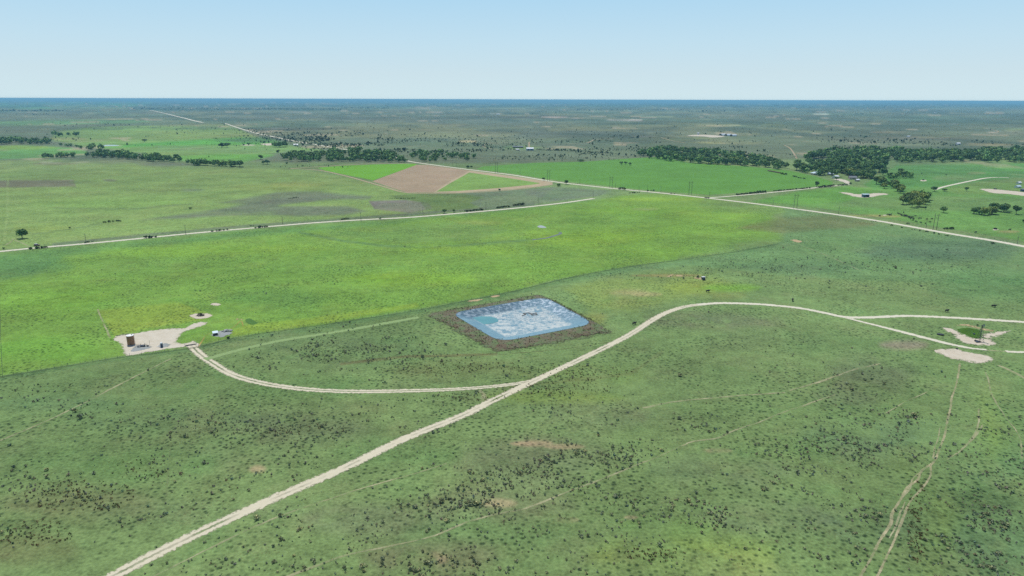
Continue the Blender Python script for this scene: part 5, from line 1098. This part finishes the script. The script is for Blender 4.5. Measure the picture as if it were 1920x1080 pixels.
# scrap on the pit floor
def scrap():
    p = P1(993, 589.5, PIT_Z + .06); m = MB(); r = random.Random(3); pts = [(-4.5, -3), (-2.5, -.5), (-3.5, 1.5), (-.5, 2.6), (1, .6), (3.8, 2.2), (4.2, -.8), (1.5, -1.4), (.5, 1.2)]
    for a, b in zip(pts, pts[1:]):
        m.tube((a[0], a[1], .18), (b[0], b[1], .18), .2, .16, 7); m.lathe([(.15, .02), (.5, .1), (.5, .3), (.15, .36)], 10, (b[0], b[1], 0))
    o = m.build('tyre_chain', plain('muddy_rubber', (.16, .15, .14), .9)); o.location = p; tag(o, 'muddy brown string of scrap on the pit floor', 'scrap')
scrap()
# ---------------------------------------------------------------- right side: feeder, windmill, troughs
def feeder():
    p = P1(1318.5, 525); o = empty('stock_feeder', p, .35, 'dark boxy stock feeder with pale lid on worn ground', 'feeder')
    m = MB(); m.box((0, 0, 1.35), (2.0, 1.6, 1.7), 0, 1.12); m.build('hopper', M['navy'], o)
    m = MB(); m.box((0, 0, 2.30), (2.4, 2.0, .14)); m.box((0, 0, 2.44), (1.2, 1.0, .14)); m.build('lid', M['pale_metal'], o)
    for sx in (-1, 1):
        for sy in (-1, 1): m = MB(); m.tube((sx * .85, sy * .65, 0), (sx * .85, sy * .65, .52), .07, n=6); m.build('leg', M['galv'], o)
    m = MB(); m.box((0, -1.0, .4), (2.0, .45, .3), 0, 1.15); m.build('trough', M['dark_metal'], o)
feeder()
def windmill():
    p = P1(1836.5, 640); h = 8.3; o = empty('windmill', p, .3, 'dark steel lattice windmill beside the weedy seep', 'windmill'); b = 1.35; t = .16
    for sx in (-1, 1):
        for sy in (-1, 1): m = MB(); m.tube((sx * b, sy * b, 0), (sx * t, sy * t, h), .075, .055, 6); m.build('leg', M['dark_metal'], o)
    m = MB(); L = 6
    for i in range(L):
        z0, z1 = h * i / L, h * (i + 1) / L; f0 = b + (t - b) * z0 / h; f1 = b + (t - b) * z1 / h; c0 = [(-f0, -f0), (f0, -f0), (f0, f0), (-f0, f0)]; c1 = [(-f1, -f1), (f1, -f1), (f1, f1), (-f1, f1)]
        for k in range(4):
            j = (k + 1) % 4
            m.tube((*c0[k], z0 + .05), (*c1[j], z1), .03, n=4); m.tube((*c1[k], z1), (*c1[j], z1), .035, n=4)
    m.build('bracing', M['dark_metal'], o)
    m = MB(); m.box((0, 0, h + .25), (.45, .8, .5)); m.build('gearbox', M['dark_metal'], o)
    m = MB(); c = Vector((0, -.6, h + .3))
    for i in range(16):
        a = 2 * math.pi * i / 16; d = Vector((math.cos(a), 0, math.sin(a))); s = Vector((-math.sin(a), .35, math.cos(a)))
        q0, q1 = c + d * .3, c + d * .95; m.add([q0 - s * .05, q0 + s * .05, q1 + s * .16, q1 - s * .16], [(0, 1, 2, 3)])
    m.tube(c + Vector((0, -.1, 0)), c + Vector((0, .3, 0)), .14, n=8); m.build('wheel', M['galv'], o)
    m = MB(); m.tube((0, .4, h + .3), (-1.3, 1.2, h + .3), .04, n=5); v = Vector((-1.3, 1.2, h + .3)); d = Vector((-.85, .52, 0)); m.add([v + Vector((0, 0, -.25)), v + d * .9 + Vector((0, 0, -.5)), v + d * .9 + Vector((0, 0, .5)), v + Vector((0, 0, .25))], [(0, 1, 2, 3)]); m.build('tail_vane', M['dark_metal'], o)
    m = MB(); m.tube((0, 0, 0), (0, 0, h), .05, n=6); m.build('pump_rod', M['galv'], o)
    p2 = P1(1831.5, 641); o = empty('shade_wedge', p2, .2, 'dark wedge shaped basin put in for the shade at the windmill foot', 'trough')  # dark wedge added where the tower base lies in shade
    m = MB(); m.add([(-1.3, -1.0, 0), (1.3, -1.2, 0), (.3, 1.2, 0), (-.5, 1.1, 0), (-1.4, -1.1, .55), (1.4, -1.3, .55), (.35, 1.3, .7), (-.55, 1.2, .7)], [(3, 2, 1, 0), (0, 1, 5, 4), (1, 2, 6, 5), (2, 3, 7, 6), (3, 0, 4, 7)]); m.build('basin', M['dark_metal'], o)
    m = MB(); m.add([(-1.3, -1.0, .45), (1.3, -1.2, .45), (.32, 1.2, .45), (-.5, 1.1, .45)], [(0, 1, 2, 3)]); m.build('water', M['glass'], o)
windmill()
def trough(x, y, L, wd, h, label, rz=0, mat='black'):
    p = P1(x, y); o = empty('feed_trough', p, rz, label, 'trough'); m = MB(); n = 20; pr = []
    for (f, z) in ((.8, 0), (1, h), (.9, h), (.72, .12)):
        pr.append([(L / 2 * f * math.cos(2 * math.pi * k / n), wd / 2 * f * math.sin(2 * math.pi * k / n), z) for k in range(n)])
    v = sum(pr, []); f = [(i * n + k, i * n + (k + 1) % n, (i + 1) * n + (k + 1) % n, (i + 1) * n + k) for i in range(3) for k in range(n)] + [tuple(range(3 * n, 4 * n)), tuple(reversed(range(n)))]
    m.add(v, f); m.build('basin', M[mat], o)
    m = MB(); m.lathe([(1, 0), (1.0, .06)], n); rim = m.build('rim', M['dark_metal'], o); rim.scale = (L / 2 * 1.03, wd / 2 * 1.03, 1); rim.location.z = h - .03 - .04
    return o
trough(1763, 628, 3.6, 2.0, .6, 'long black oval feed trough left of the windmill', -.35)
trough(1794, 654.5, 1.1, 1.1, .5, 'small round black tub beside the white spur track')
trough(1826, 627, 1.1, 1.1, .6, 'small round black tub in the weedy seep', 0, 'navy')
# ---------------------------------------------------------------- cattle
def cow_mesh():
    V = [(0, 0, 1.02), (.55, 0, 1.08), (.95, 0, 1.2), (1.2, 0, 1.38), (1.5, 0, 1.3), (-.6, 0, 1.06), (-.9, 0, 1.1), (-1.05, 0, .95), (-1.1, 0, .55)]
    E = [(0, 1), (1, 2), (2, 3), (3, 4), (0, 5), (5, 6), (6, 7), (7, 8)]; Rd = [.42, .40, .26, .19, .11, .40, .26, .06, .05]
    for sy in (-1, 1):
        k = len(V); V += [(.62, sy * .2, .72), (.64, sy * .22, .40), (.60, sy * .22, .03)]; E += [(1, k), (k, k + 1), (k + 1, k + 2)]; Rd += [.16, .085, .075]
        k = len(V); V += [(-.68, sy * .2, .75), (-.86, sy * .22, .42), (-.78, sy * .22, .03)]; E += [(5, k), (k, k + 1), (k + 1, k + 2)]; Rd += [.2, .085, .075]
        k = len(V); V += [(1.16, sy * .24, 1.48)]; E += [(3, k)]; Rd += [.05]
    me = bpy.data.meshes.new('cow'); me.from_pydata(V, E, []); o = bpy.data.objects.new('cow', me); COL.objects.link(o)
    sm = o.modifiers.new('skin', 'SKIN'); me.skin_vertices[0].data[0].use_root = True
    for i, q in enumerate(Rd): me.skin_vertices[0].data[i].radius = (q, q)
    o.modifiers.new('sub', 'SUBSURF').levels = 1
    dg = bpy.context.evaluated_depsgraph_get(); ev = bpy.data.meshes.new_from_object(o.evaluated_get(dg)); bpy.data.objects.remove(o)
    ev.materials.clear(); ev.materials.append(M['cow']); ev.polygons.foreach_set('use_smooth', [True] * len(ev.polygons)); return ev
cowm = cow_mesh()
def cow(x, y, rz, label, group=None, s=1.0):
    o = link('cow', cowm); o.location = P1(x, y); o.rotation_euler = (0, 0, rz); o.scale = (s,) * 3; return tag(o, label, 'cow', group)
r = random.Random(4)
for i in range(22):
    t = i / 21; cow(1687 + t * 26 + r.uniform(-2, 2), 403.5 + t * 6.5 + r.uniform(-1.6, 1.6), r.random() * 6.28, 'black cow in the tight bunch of cattle at right', 'black cattle bunched in the right pasture')
for (x, y) in [(1683, 401), (1694, 399.5), (1711.5, 414), (1716, 416), (1719, 416.5), (1726.5, 418.5), (1722.5, 411), (1726, 410.5), (1737.5, 412), (1735, 420), (1743, 417.5), (1747, 411), (1707, 411.5), (1716, 406)]:
    cow(x, y, r.random() * 6.28, 'black cow grazing loose right of the tight bunch', 'black cattle loose in the right pasture')
for i in range(6): cow(1664 + i * 1.5 + r.uniform(-.5, .5), 403.5 + r.uniform(-1, 1), r.random() * 6.28, 'black cow in the small knot by the white salt spot', 'black cattle at the white salt spot')
for (x, y, rz, lb) in [(1327, 548, .1, 'black cow below the stock feeder'), (1189, 609, .4, 'black cow beside the track right of the lined pit'), (1486, 565, 1.2, 'black cow above the bend of the white track'), (1775, 585, .2, 'black cow above the white track right of centre'), (1863, 576, -.3, 'black cow farthest right in the grey pasture'), (1649, 406, .3, 'black cow beside the sandy streak by the road'), (1829, 437, .2, 'black cow alone in the lower right pasture'), (1893, 432, 0, 'black cow on the sandy spot at lower right'), (1308, 521, .8, 'black calf just left of the stock feeder'), (1728, 326, .2, 'black cow farthest left in the upper right pasture'), (1774, 328.5, .1, 'black cow in the middle of the upper right pasture')]:
    cow(x, y, rz, lb, None, 1.15)
for (x, y, lb) in [(1866, 430, 'black cattle feeder on a white spot at lower right'), (1731, 338, 'black cattle feeder on a white spot at upper right')]:
    patch('bare_patch', ell(x, y + .6, 7, 1.3, 10), M['white_sand'], .04, None, 'bare ground', .6)
    p = P1(x, y); o = empty('bale_feeder', p, 0, lb, 'feeder'); m = MB(); m.lathe([(1.5, .05), (1.5, 1.3), (1.42, 1.3), (1.42, .05)], 20); m.build('ring', M['black'], o); m = MB(); m.lathe([(1.05, .02), (1.1, 1.1), (.8, 1.5), (.1, 1.6)], 16); m.build('bale', M['cow'], o)
patch('bare_patch', ell(1659, 403.5, 5, 1, 9), M['white_sand'], .04, None, 'bare ground', .6)
# hay bales
a, b = P1(1440.5, 321), P1(1462.5, 325); d = (b - a); rz = math.atan2(d.y, d.x)
bm_ = MB(); bm_.tube((-.75, 0, .95), (.75, 0, .95), .95, n=16); bale_me = bm_.mesh('hay_bale', M['hay'])
NB = max(8, int(d.length / 1.75))
for i in range(NB):
    o = link('hay_bale', bale_me); o.location = a.lerp(b, i / (NB - 1)); o.rotation_euler = (0, 0, rz + r.uniform(-.04, .04)); o.scale = (1, 1.15, 1.15); tag(o, 'round hay bale in the long dark row at the wood edge', 'hay bale', 'hay bales in the long row')
for (x0, x1, y, lb) in [(1463.5, 1468, 326.5, 'dark shrub just right of the hay bale row'), (1469.5, 1474, 328, 'dark shrub second right of the hay bale row')]: shrub(x0, x1, y, y + .3, 2.6, lb)

# ---------------------------------------------------------------- buildings
def building(x, y, wd, dp, h, roof, rmat, wmat, label, rz=0, rh=1.6, doors=1, wins=2, cat='building', name='building', p=None):
    p = P1(x, y) if p is None else p; o = empty(name, p, rz, label, cat)
    m = MB(); a, b = wd / 2, dp / 2
    if roof == 'gable':
        m.add([(-a, -b, 0), (a, -b, 0), (a, b, 0), (-a, b, 0), (-a, -b, h), (a, -b, h), (a, b, h), (-a, b, h), (-a, 0, h + rh), (a, 0, h + rh)], [(0, 1, 5, 4), (2, 3, 7, 6), (1, 2, 6, 9, 5), (3, 0, 4, 8, 7)]); m.build('wall', wmat, o)
        e = .45; m = MB(); sl = rh / b
        for s in (-1, 1): m.add([(-a - e, s * (b + e), h - e * sl + .03), (a + e, s * (b + e), h - e * sl + .03), (a + e, 0, h + rh + .05), (-a - e, 0, h + rh + .05), (-a - e, s * (b + e), h - e * sl + .17), (a + e, s * (b + e), h - e * sl + .17), (a + e, 0, h + rh + .19), (-a - e, 0, h + rh + .19)], [(0, 1, 2, 3), (7, 6, 5, 4), (0, 4, 5, 1), (1, 5, 6, 2), (3, 2, 6, 7), (0, 3, 7, 4)])
        m.build('roof', rmat, o)
    elif roof == 'hip':
        m.box((0, 0, h / 2), (wd, dp, h)); m.build('wall', wmat, o); e = .6; q = max(a - b, .4); m = MB()
        m.add([(-a - e, -b - e, h + .01), (a + e, -b - e, h + .01), (a + e, b + e, h + .01), (-a - e, b + e, h + .01), (-q, 0, h + rh), (q, 0, h + rh)], [(0, 1, 5, 4), (1, 2, 5), (2, 3, 4, 5), (3, 0, 4), (3, 2, 1, 0)]); m.build('roof', rmat, o)
    elif roof == 'arch':
        n = 12; v = []; 
        for yy in (-b, b): v += [(a * math.cos(math.pi * k / n), yy, h * math.sin(math.pi * k / n)) for k in range(n + 1)]
        m.add(v, [(k, k + 1, n + 2 + k, n + 1 + k) for k in range(n)]); m.build('roof', rmat, o, True)
        m = MB(); m.add(v, [tuple(range(n + 1)), tuple(reversed(range(n + 1, 2 * n + 2)))]); m.build('end_wall', wmat, o)
    else:
        m.box((0, 0, h / 2), (wd, dp, h)); m.build('wall', wmat, o); m = MB(); m.add([(-a - .3, -b - .3, h + .02), (a + .3, -b - .3, h + .02), (a + .3, b + .3, h + rh), (-a - .3, b + .3, h + rh), (-a - .3, -b - .3, h + .2), (a + .3, -b - .3, h + .2), (a + .3, b + .3, h + rh + .2), (-a - .3, b + .3, h + rh + .2)], [(3, 2, 1, 0), (4, 5, 6, 7), (0, 1, 5, 4), (1, 2, 6, 5), (2, 3, 7, 6), (3, 0, 4, 7)]); m.build('roof', rmat, o)
    for i in range(doors):
        q = -a + wd * (i + .5) / doors if doors > 1 else a * .25; dw = min(3.2, wd * .3) if h > 3.2 else 1.0; dh = min(h * .8, 3.2) if h > 3.2 else 2.0
        m = MB(); m.box((q, -b - .03, dh / 2), (dw, .06, dh)); m.build('door', M['dark_metal'], o)
    for i in range(wins):
        q = -a + wd * (i + 1) / (wins + 1)
        if abs(q - a * .25) < 1.0 and doors: continue
        m = MB(); m.box((q, -b - .03, min(h * .62, 1.6)), (1.3, .06, .9)); f = m.build('window', M['white_wall'], o); m = MB(); m.box((q, -b - .08, min(h * .62, 1.6)), (1.1, .04, .7)); m.build('pane', M['glass'], f)
    return o
building(993.5, 282, 17, 10, 4.6, 'gable', M['white_roof'], M['blue_wall'], 'blue metal barn with white roof on the far slope', .08, 2.2, 2, 0, 'barn', 'barn')
building(971, 277, 27, 8, 3.0, 'mono', M['galv'], M['dark_metal'], 'long dark open shed behind the blue barn', .02, .9, 0, 0, 'shed', 'long_shed')
building(970, 282, 8, 5, 2.6, 'gable', M['white_roof'], M['brick'], 'small pale roofed hut left of the blue barn', .3, 1.2, 1, 1, 'hut', 'hut')
for i, (x, y) in enumerate([(1355, 254), (1365, 254.5), (1375, 255.3)]):
    building(x, y, 13, 24, 6.5, 'arch', M['white_roof'], M['dark_metal'], ['leftmost of the three white arched sheds on the far pad', 'middle one of the three white arched sheds', 'rightmost of the three white arched sheds'][i], -.95, 0, 0, 0, 'shed', 'arched_shed')
def white_tank(x, y, d, h, label):
    o = empty('water_tank', P1(x, y), 0, label, 'tank'); m = MB(); m.lathe([(d / 2, 0), (d / 2, h)], 20); m.build('shell', M['white_wall'], o); m = MB(); m.lathe([(d / 2 + .1, h + .01), (d / 4, h + d * .12), (.05, h + d * .15)], 20); m.build('roof', M['white_roof'], o)
white_tank(1309, 252.5, 8, 7, 'white round tank beside the far white pad')
building(1529, 327.5, 13, 9, 2.9, 'hip', M['lightblue'], M['brick'], 'farmhouse with pale blue hip roof before the wood, front wing', .3, 2.2, 1, 3, 'house', 'farmhouse')
building(1537, 325.5, 9, 7, 3.2, 'hip', M['lightblue'], M['brick'], 'farmhouse back wing with pale blue hip roof', .3, 2.2, 0, 2, 'house', 'farmhouse')
building(1557, 328.5, 9, 5, 2.8, 'gable', M['lightblue'], M['brick'], 'small pale blue roofed shed right of the farmhouse', -.3, 1.3, 1, 1, 'shed', 'garden_shed')
building(1567, 333.5, 8, 6, 2.6, 'gable', M['white_roof'], M['white_wall'], 'small white roofed garage at the ranch yard', .5, 1.3, 1, 0, 'garage', 'garage')
building(1598, 336, 11, 7, 3, 'gable', M['galv'], M['brick'], 'tan shed at the edge of the wood by the ranch yard', -.1, 2.0, 1, 1, 'shed', 'tan_shed')
building(1607, 340, 6, 4, 2.4, 'gable', M['white_roof'], M['brick'], 'small tan hut right of the ranch yard', .4, 1.2, 1, 0, 'hut', 'hut')
building(1622.5, 369.5, 8.2, 4, 3.4, 'mono', M['lightblue'], M['teal_wall'], 'slate blue metal shed on the pale gravel pad', .06, .5, 1, 0, 'shed', 'metal_shed')
building(1910, 344.5, 6, 4, 2.0, 'gable', M['white_roof'], M['white_wall'], 'upper white shed beside the pad at the right edge', .4, 1.2, 1, 0, 'shed', 'white_shed')
building(1908, 352, 7, 5, 2.2, 'gable', M['lightblue'], M['white_wall'], 'lower pale blue roofed shed beside the pad at the right edge', .3, 1.4, 1, 0, 'shed', 'white_shed')
building(1918, 359, 5, 4, 3.0, 'mono', M['galv'], M['navy'], 'navy hut cut by the right edge beside the pad', 0, .4, 1, 0, 'hut', 'navy_hut')
building(1796, 271.5, 10, 7, 4.2, 'gable', M['white_roof'], M['white_wall'], 'white barn above the long right hand wood', .1, 2, 1, 0, 'barn', 'white_barn')
building(541, 193.5, 190, 60, 20, 'gable', M['white_roof'], M['white_wall'], 'very long white building on the left horizon', 0, 6, 3, 0, 'building', 'long_building')
for (x, y, wd, lb) in [(57, 192, 26, 'white house farthest left on the horizon'), (140, 193, 34, 'white house on the horizon near the far road'), (98, 191, 20, 'white house between the two horizon houses at left'), (934, 215, 22, 'white house on the far plain near the centre'), (1753, 212, 20, 'white house on the far plain at right'), (1703, 257, 8, 'white hut at the start of the far right lane'), (555, 273, 9, 'white hut beside the far road near the grove'), (1720, 200, 40, 'white building on the right horizon')]:
    wd = wd * 1.3; building(x, y, wd, wd * .6, max(3, wd * .16), 'gable', M['white_roof'], M['white_wall'], lb, .2, max(1.4, wd * .08), 1, 0, 'house', 'house')
# vehicles
def car(x, y, rz, paint, label, pickup=False):
    o = empty('parked_car', P1(x, y), rz, label, 'car'); prof = [(-2.3, .45), (-2.3, .95), (-2.1, 1.05), (-1.7, 1.1), (.95, 1.1), (1.6, 1.0), (2.2, .9), (2.3, .7), (2.3, .45)]
    m = MB(); n = len(prof); v = [(px, -.88, z) for px, z in prof] + [(px, .88, z) for px, z in prof]; m.add(v, [tuple(range(n)), tuple(reversed(range(n, 2 * n)))] + [(k, n + k, n + (k + 1) % n, (k + 1) % n) for k in range(n)]); m.build('body', paint, o)
    c = (-.9, .9) if pickup else (-1.9, .9); m = MB(); zt = 1.72; v = []
    for s, yy in ((1, -.8), (1, .8)): v += [(c[0], yy, 1.11), (c[1], yy, 1.11), (c[1] - .6, yy * .85, zt), (c[0] + .25, yy * .85, zt)]
    m.add(v, [(0, 1, 2, 3), (7, 6, 5, 4), (0, 4, 5, 1), (1, 5, 6, 2), (3, 7, 4, 0), (2, 6, 7, 3)]); m.build('cabin_window', M['glass'], o)
    m = MB(); m.box(((c[0] + c[1]) / 2 - .17, 0, zt + .04), (c[1] - c[0] - .8, 1.42, .07)); m.build('roof', M['pale_metal'], o)
    for px in (-1.45, 1.4):
        for s in (-1, 1):
            m = MB(); m.tube((px, s * .9, .36), (px, s * .7, .36), .36, n=16); wv_ = m.build('wheel', M['black'], o); m = MB(); m.tube((px, s * .915, .36), (px, s * .9, .36), .2, n=12); m.build('rim', M['galv'], wv_)
    for s in (-1, 1): m = MB(); m.box((2.3, s * .62, .78), (.06, .34, .14)); m.build('headlight', M['pale_metal'], o)
    return o
car(69.5, 461, .15, M['red_paint'], 'dark maroon car parked beside the left gravel road')
car(1866, 355, .1, M['dark_metal'], 'dark pickup on the pale pad at right', True)
car(1561, 334.5, .3, M['white_wall'], 'white pickup in the ranch yard', True)
car(974, 283.2, .1, M['white_wall'], 'white pickup beside the far hut', True)

# ---------------------------------------------------------------- air
hz, hn, hb = newmat('haze_air'); hn.nodes.remove(hb)
pv = hn.nodes.new('ShaderNodeVolumePrincipled'); pv.inputs['Color'].default_value = (0.34, 0.76, 1.0, 1); pv.inputs['Density'].default_value = 6.8e-5; pv.inputs['Anisotropy'].default_value = 0.0
hn.links.new(pv.outputs[0], hn.nodes['Material Output'].inputs['Volume'])
m = MB(); S = 66000; zt, zb = 122.5, -60.0; m.box((0, 0, (zt + zb) / 2), (2 * S, 2 * S, zt - zb)); ho = m.build('haze', hz); struct(ho, 'thin blue haze over the far plain', 'haze', 'stuff')
hz.cycles.homogeneous_volume = True if hasattr(hz, 'cycles') and hasattr(hz.cycles, 'homogeneous_volume') else True
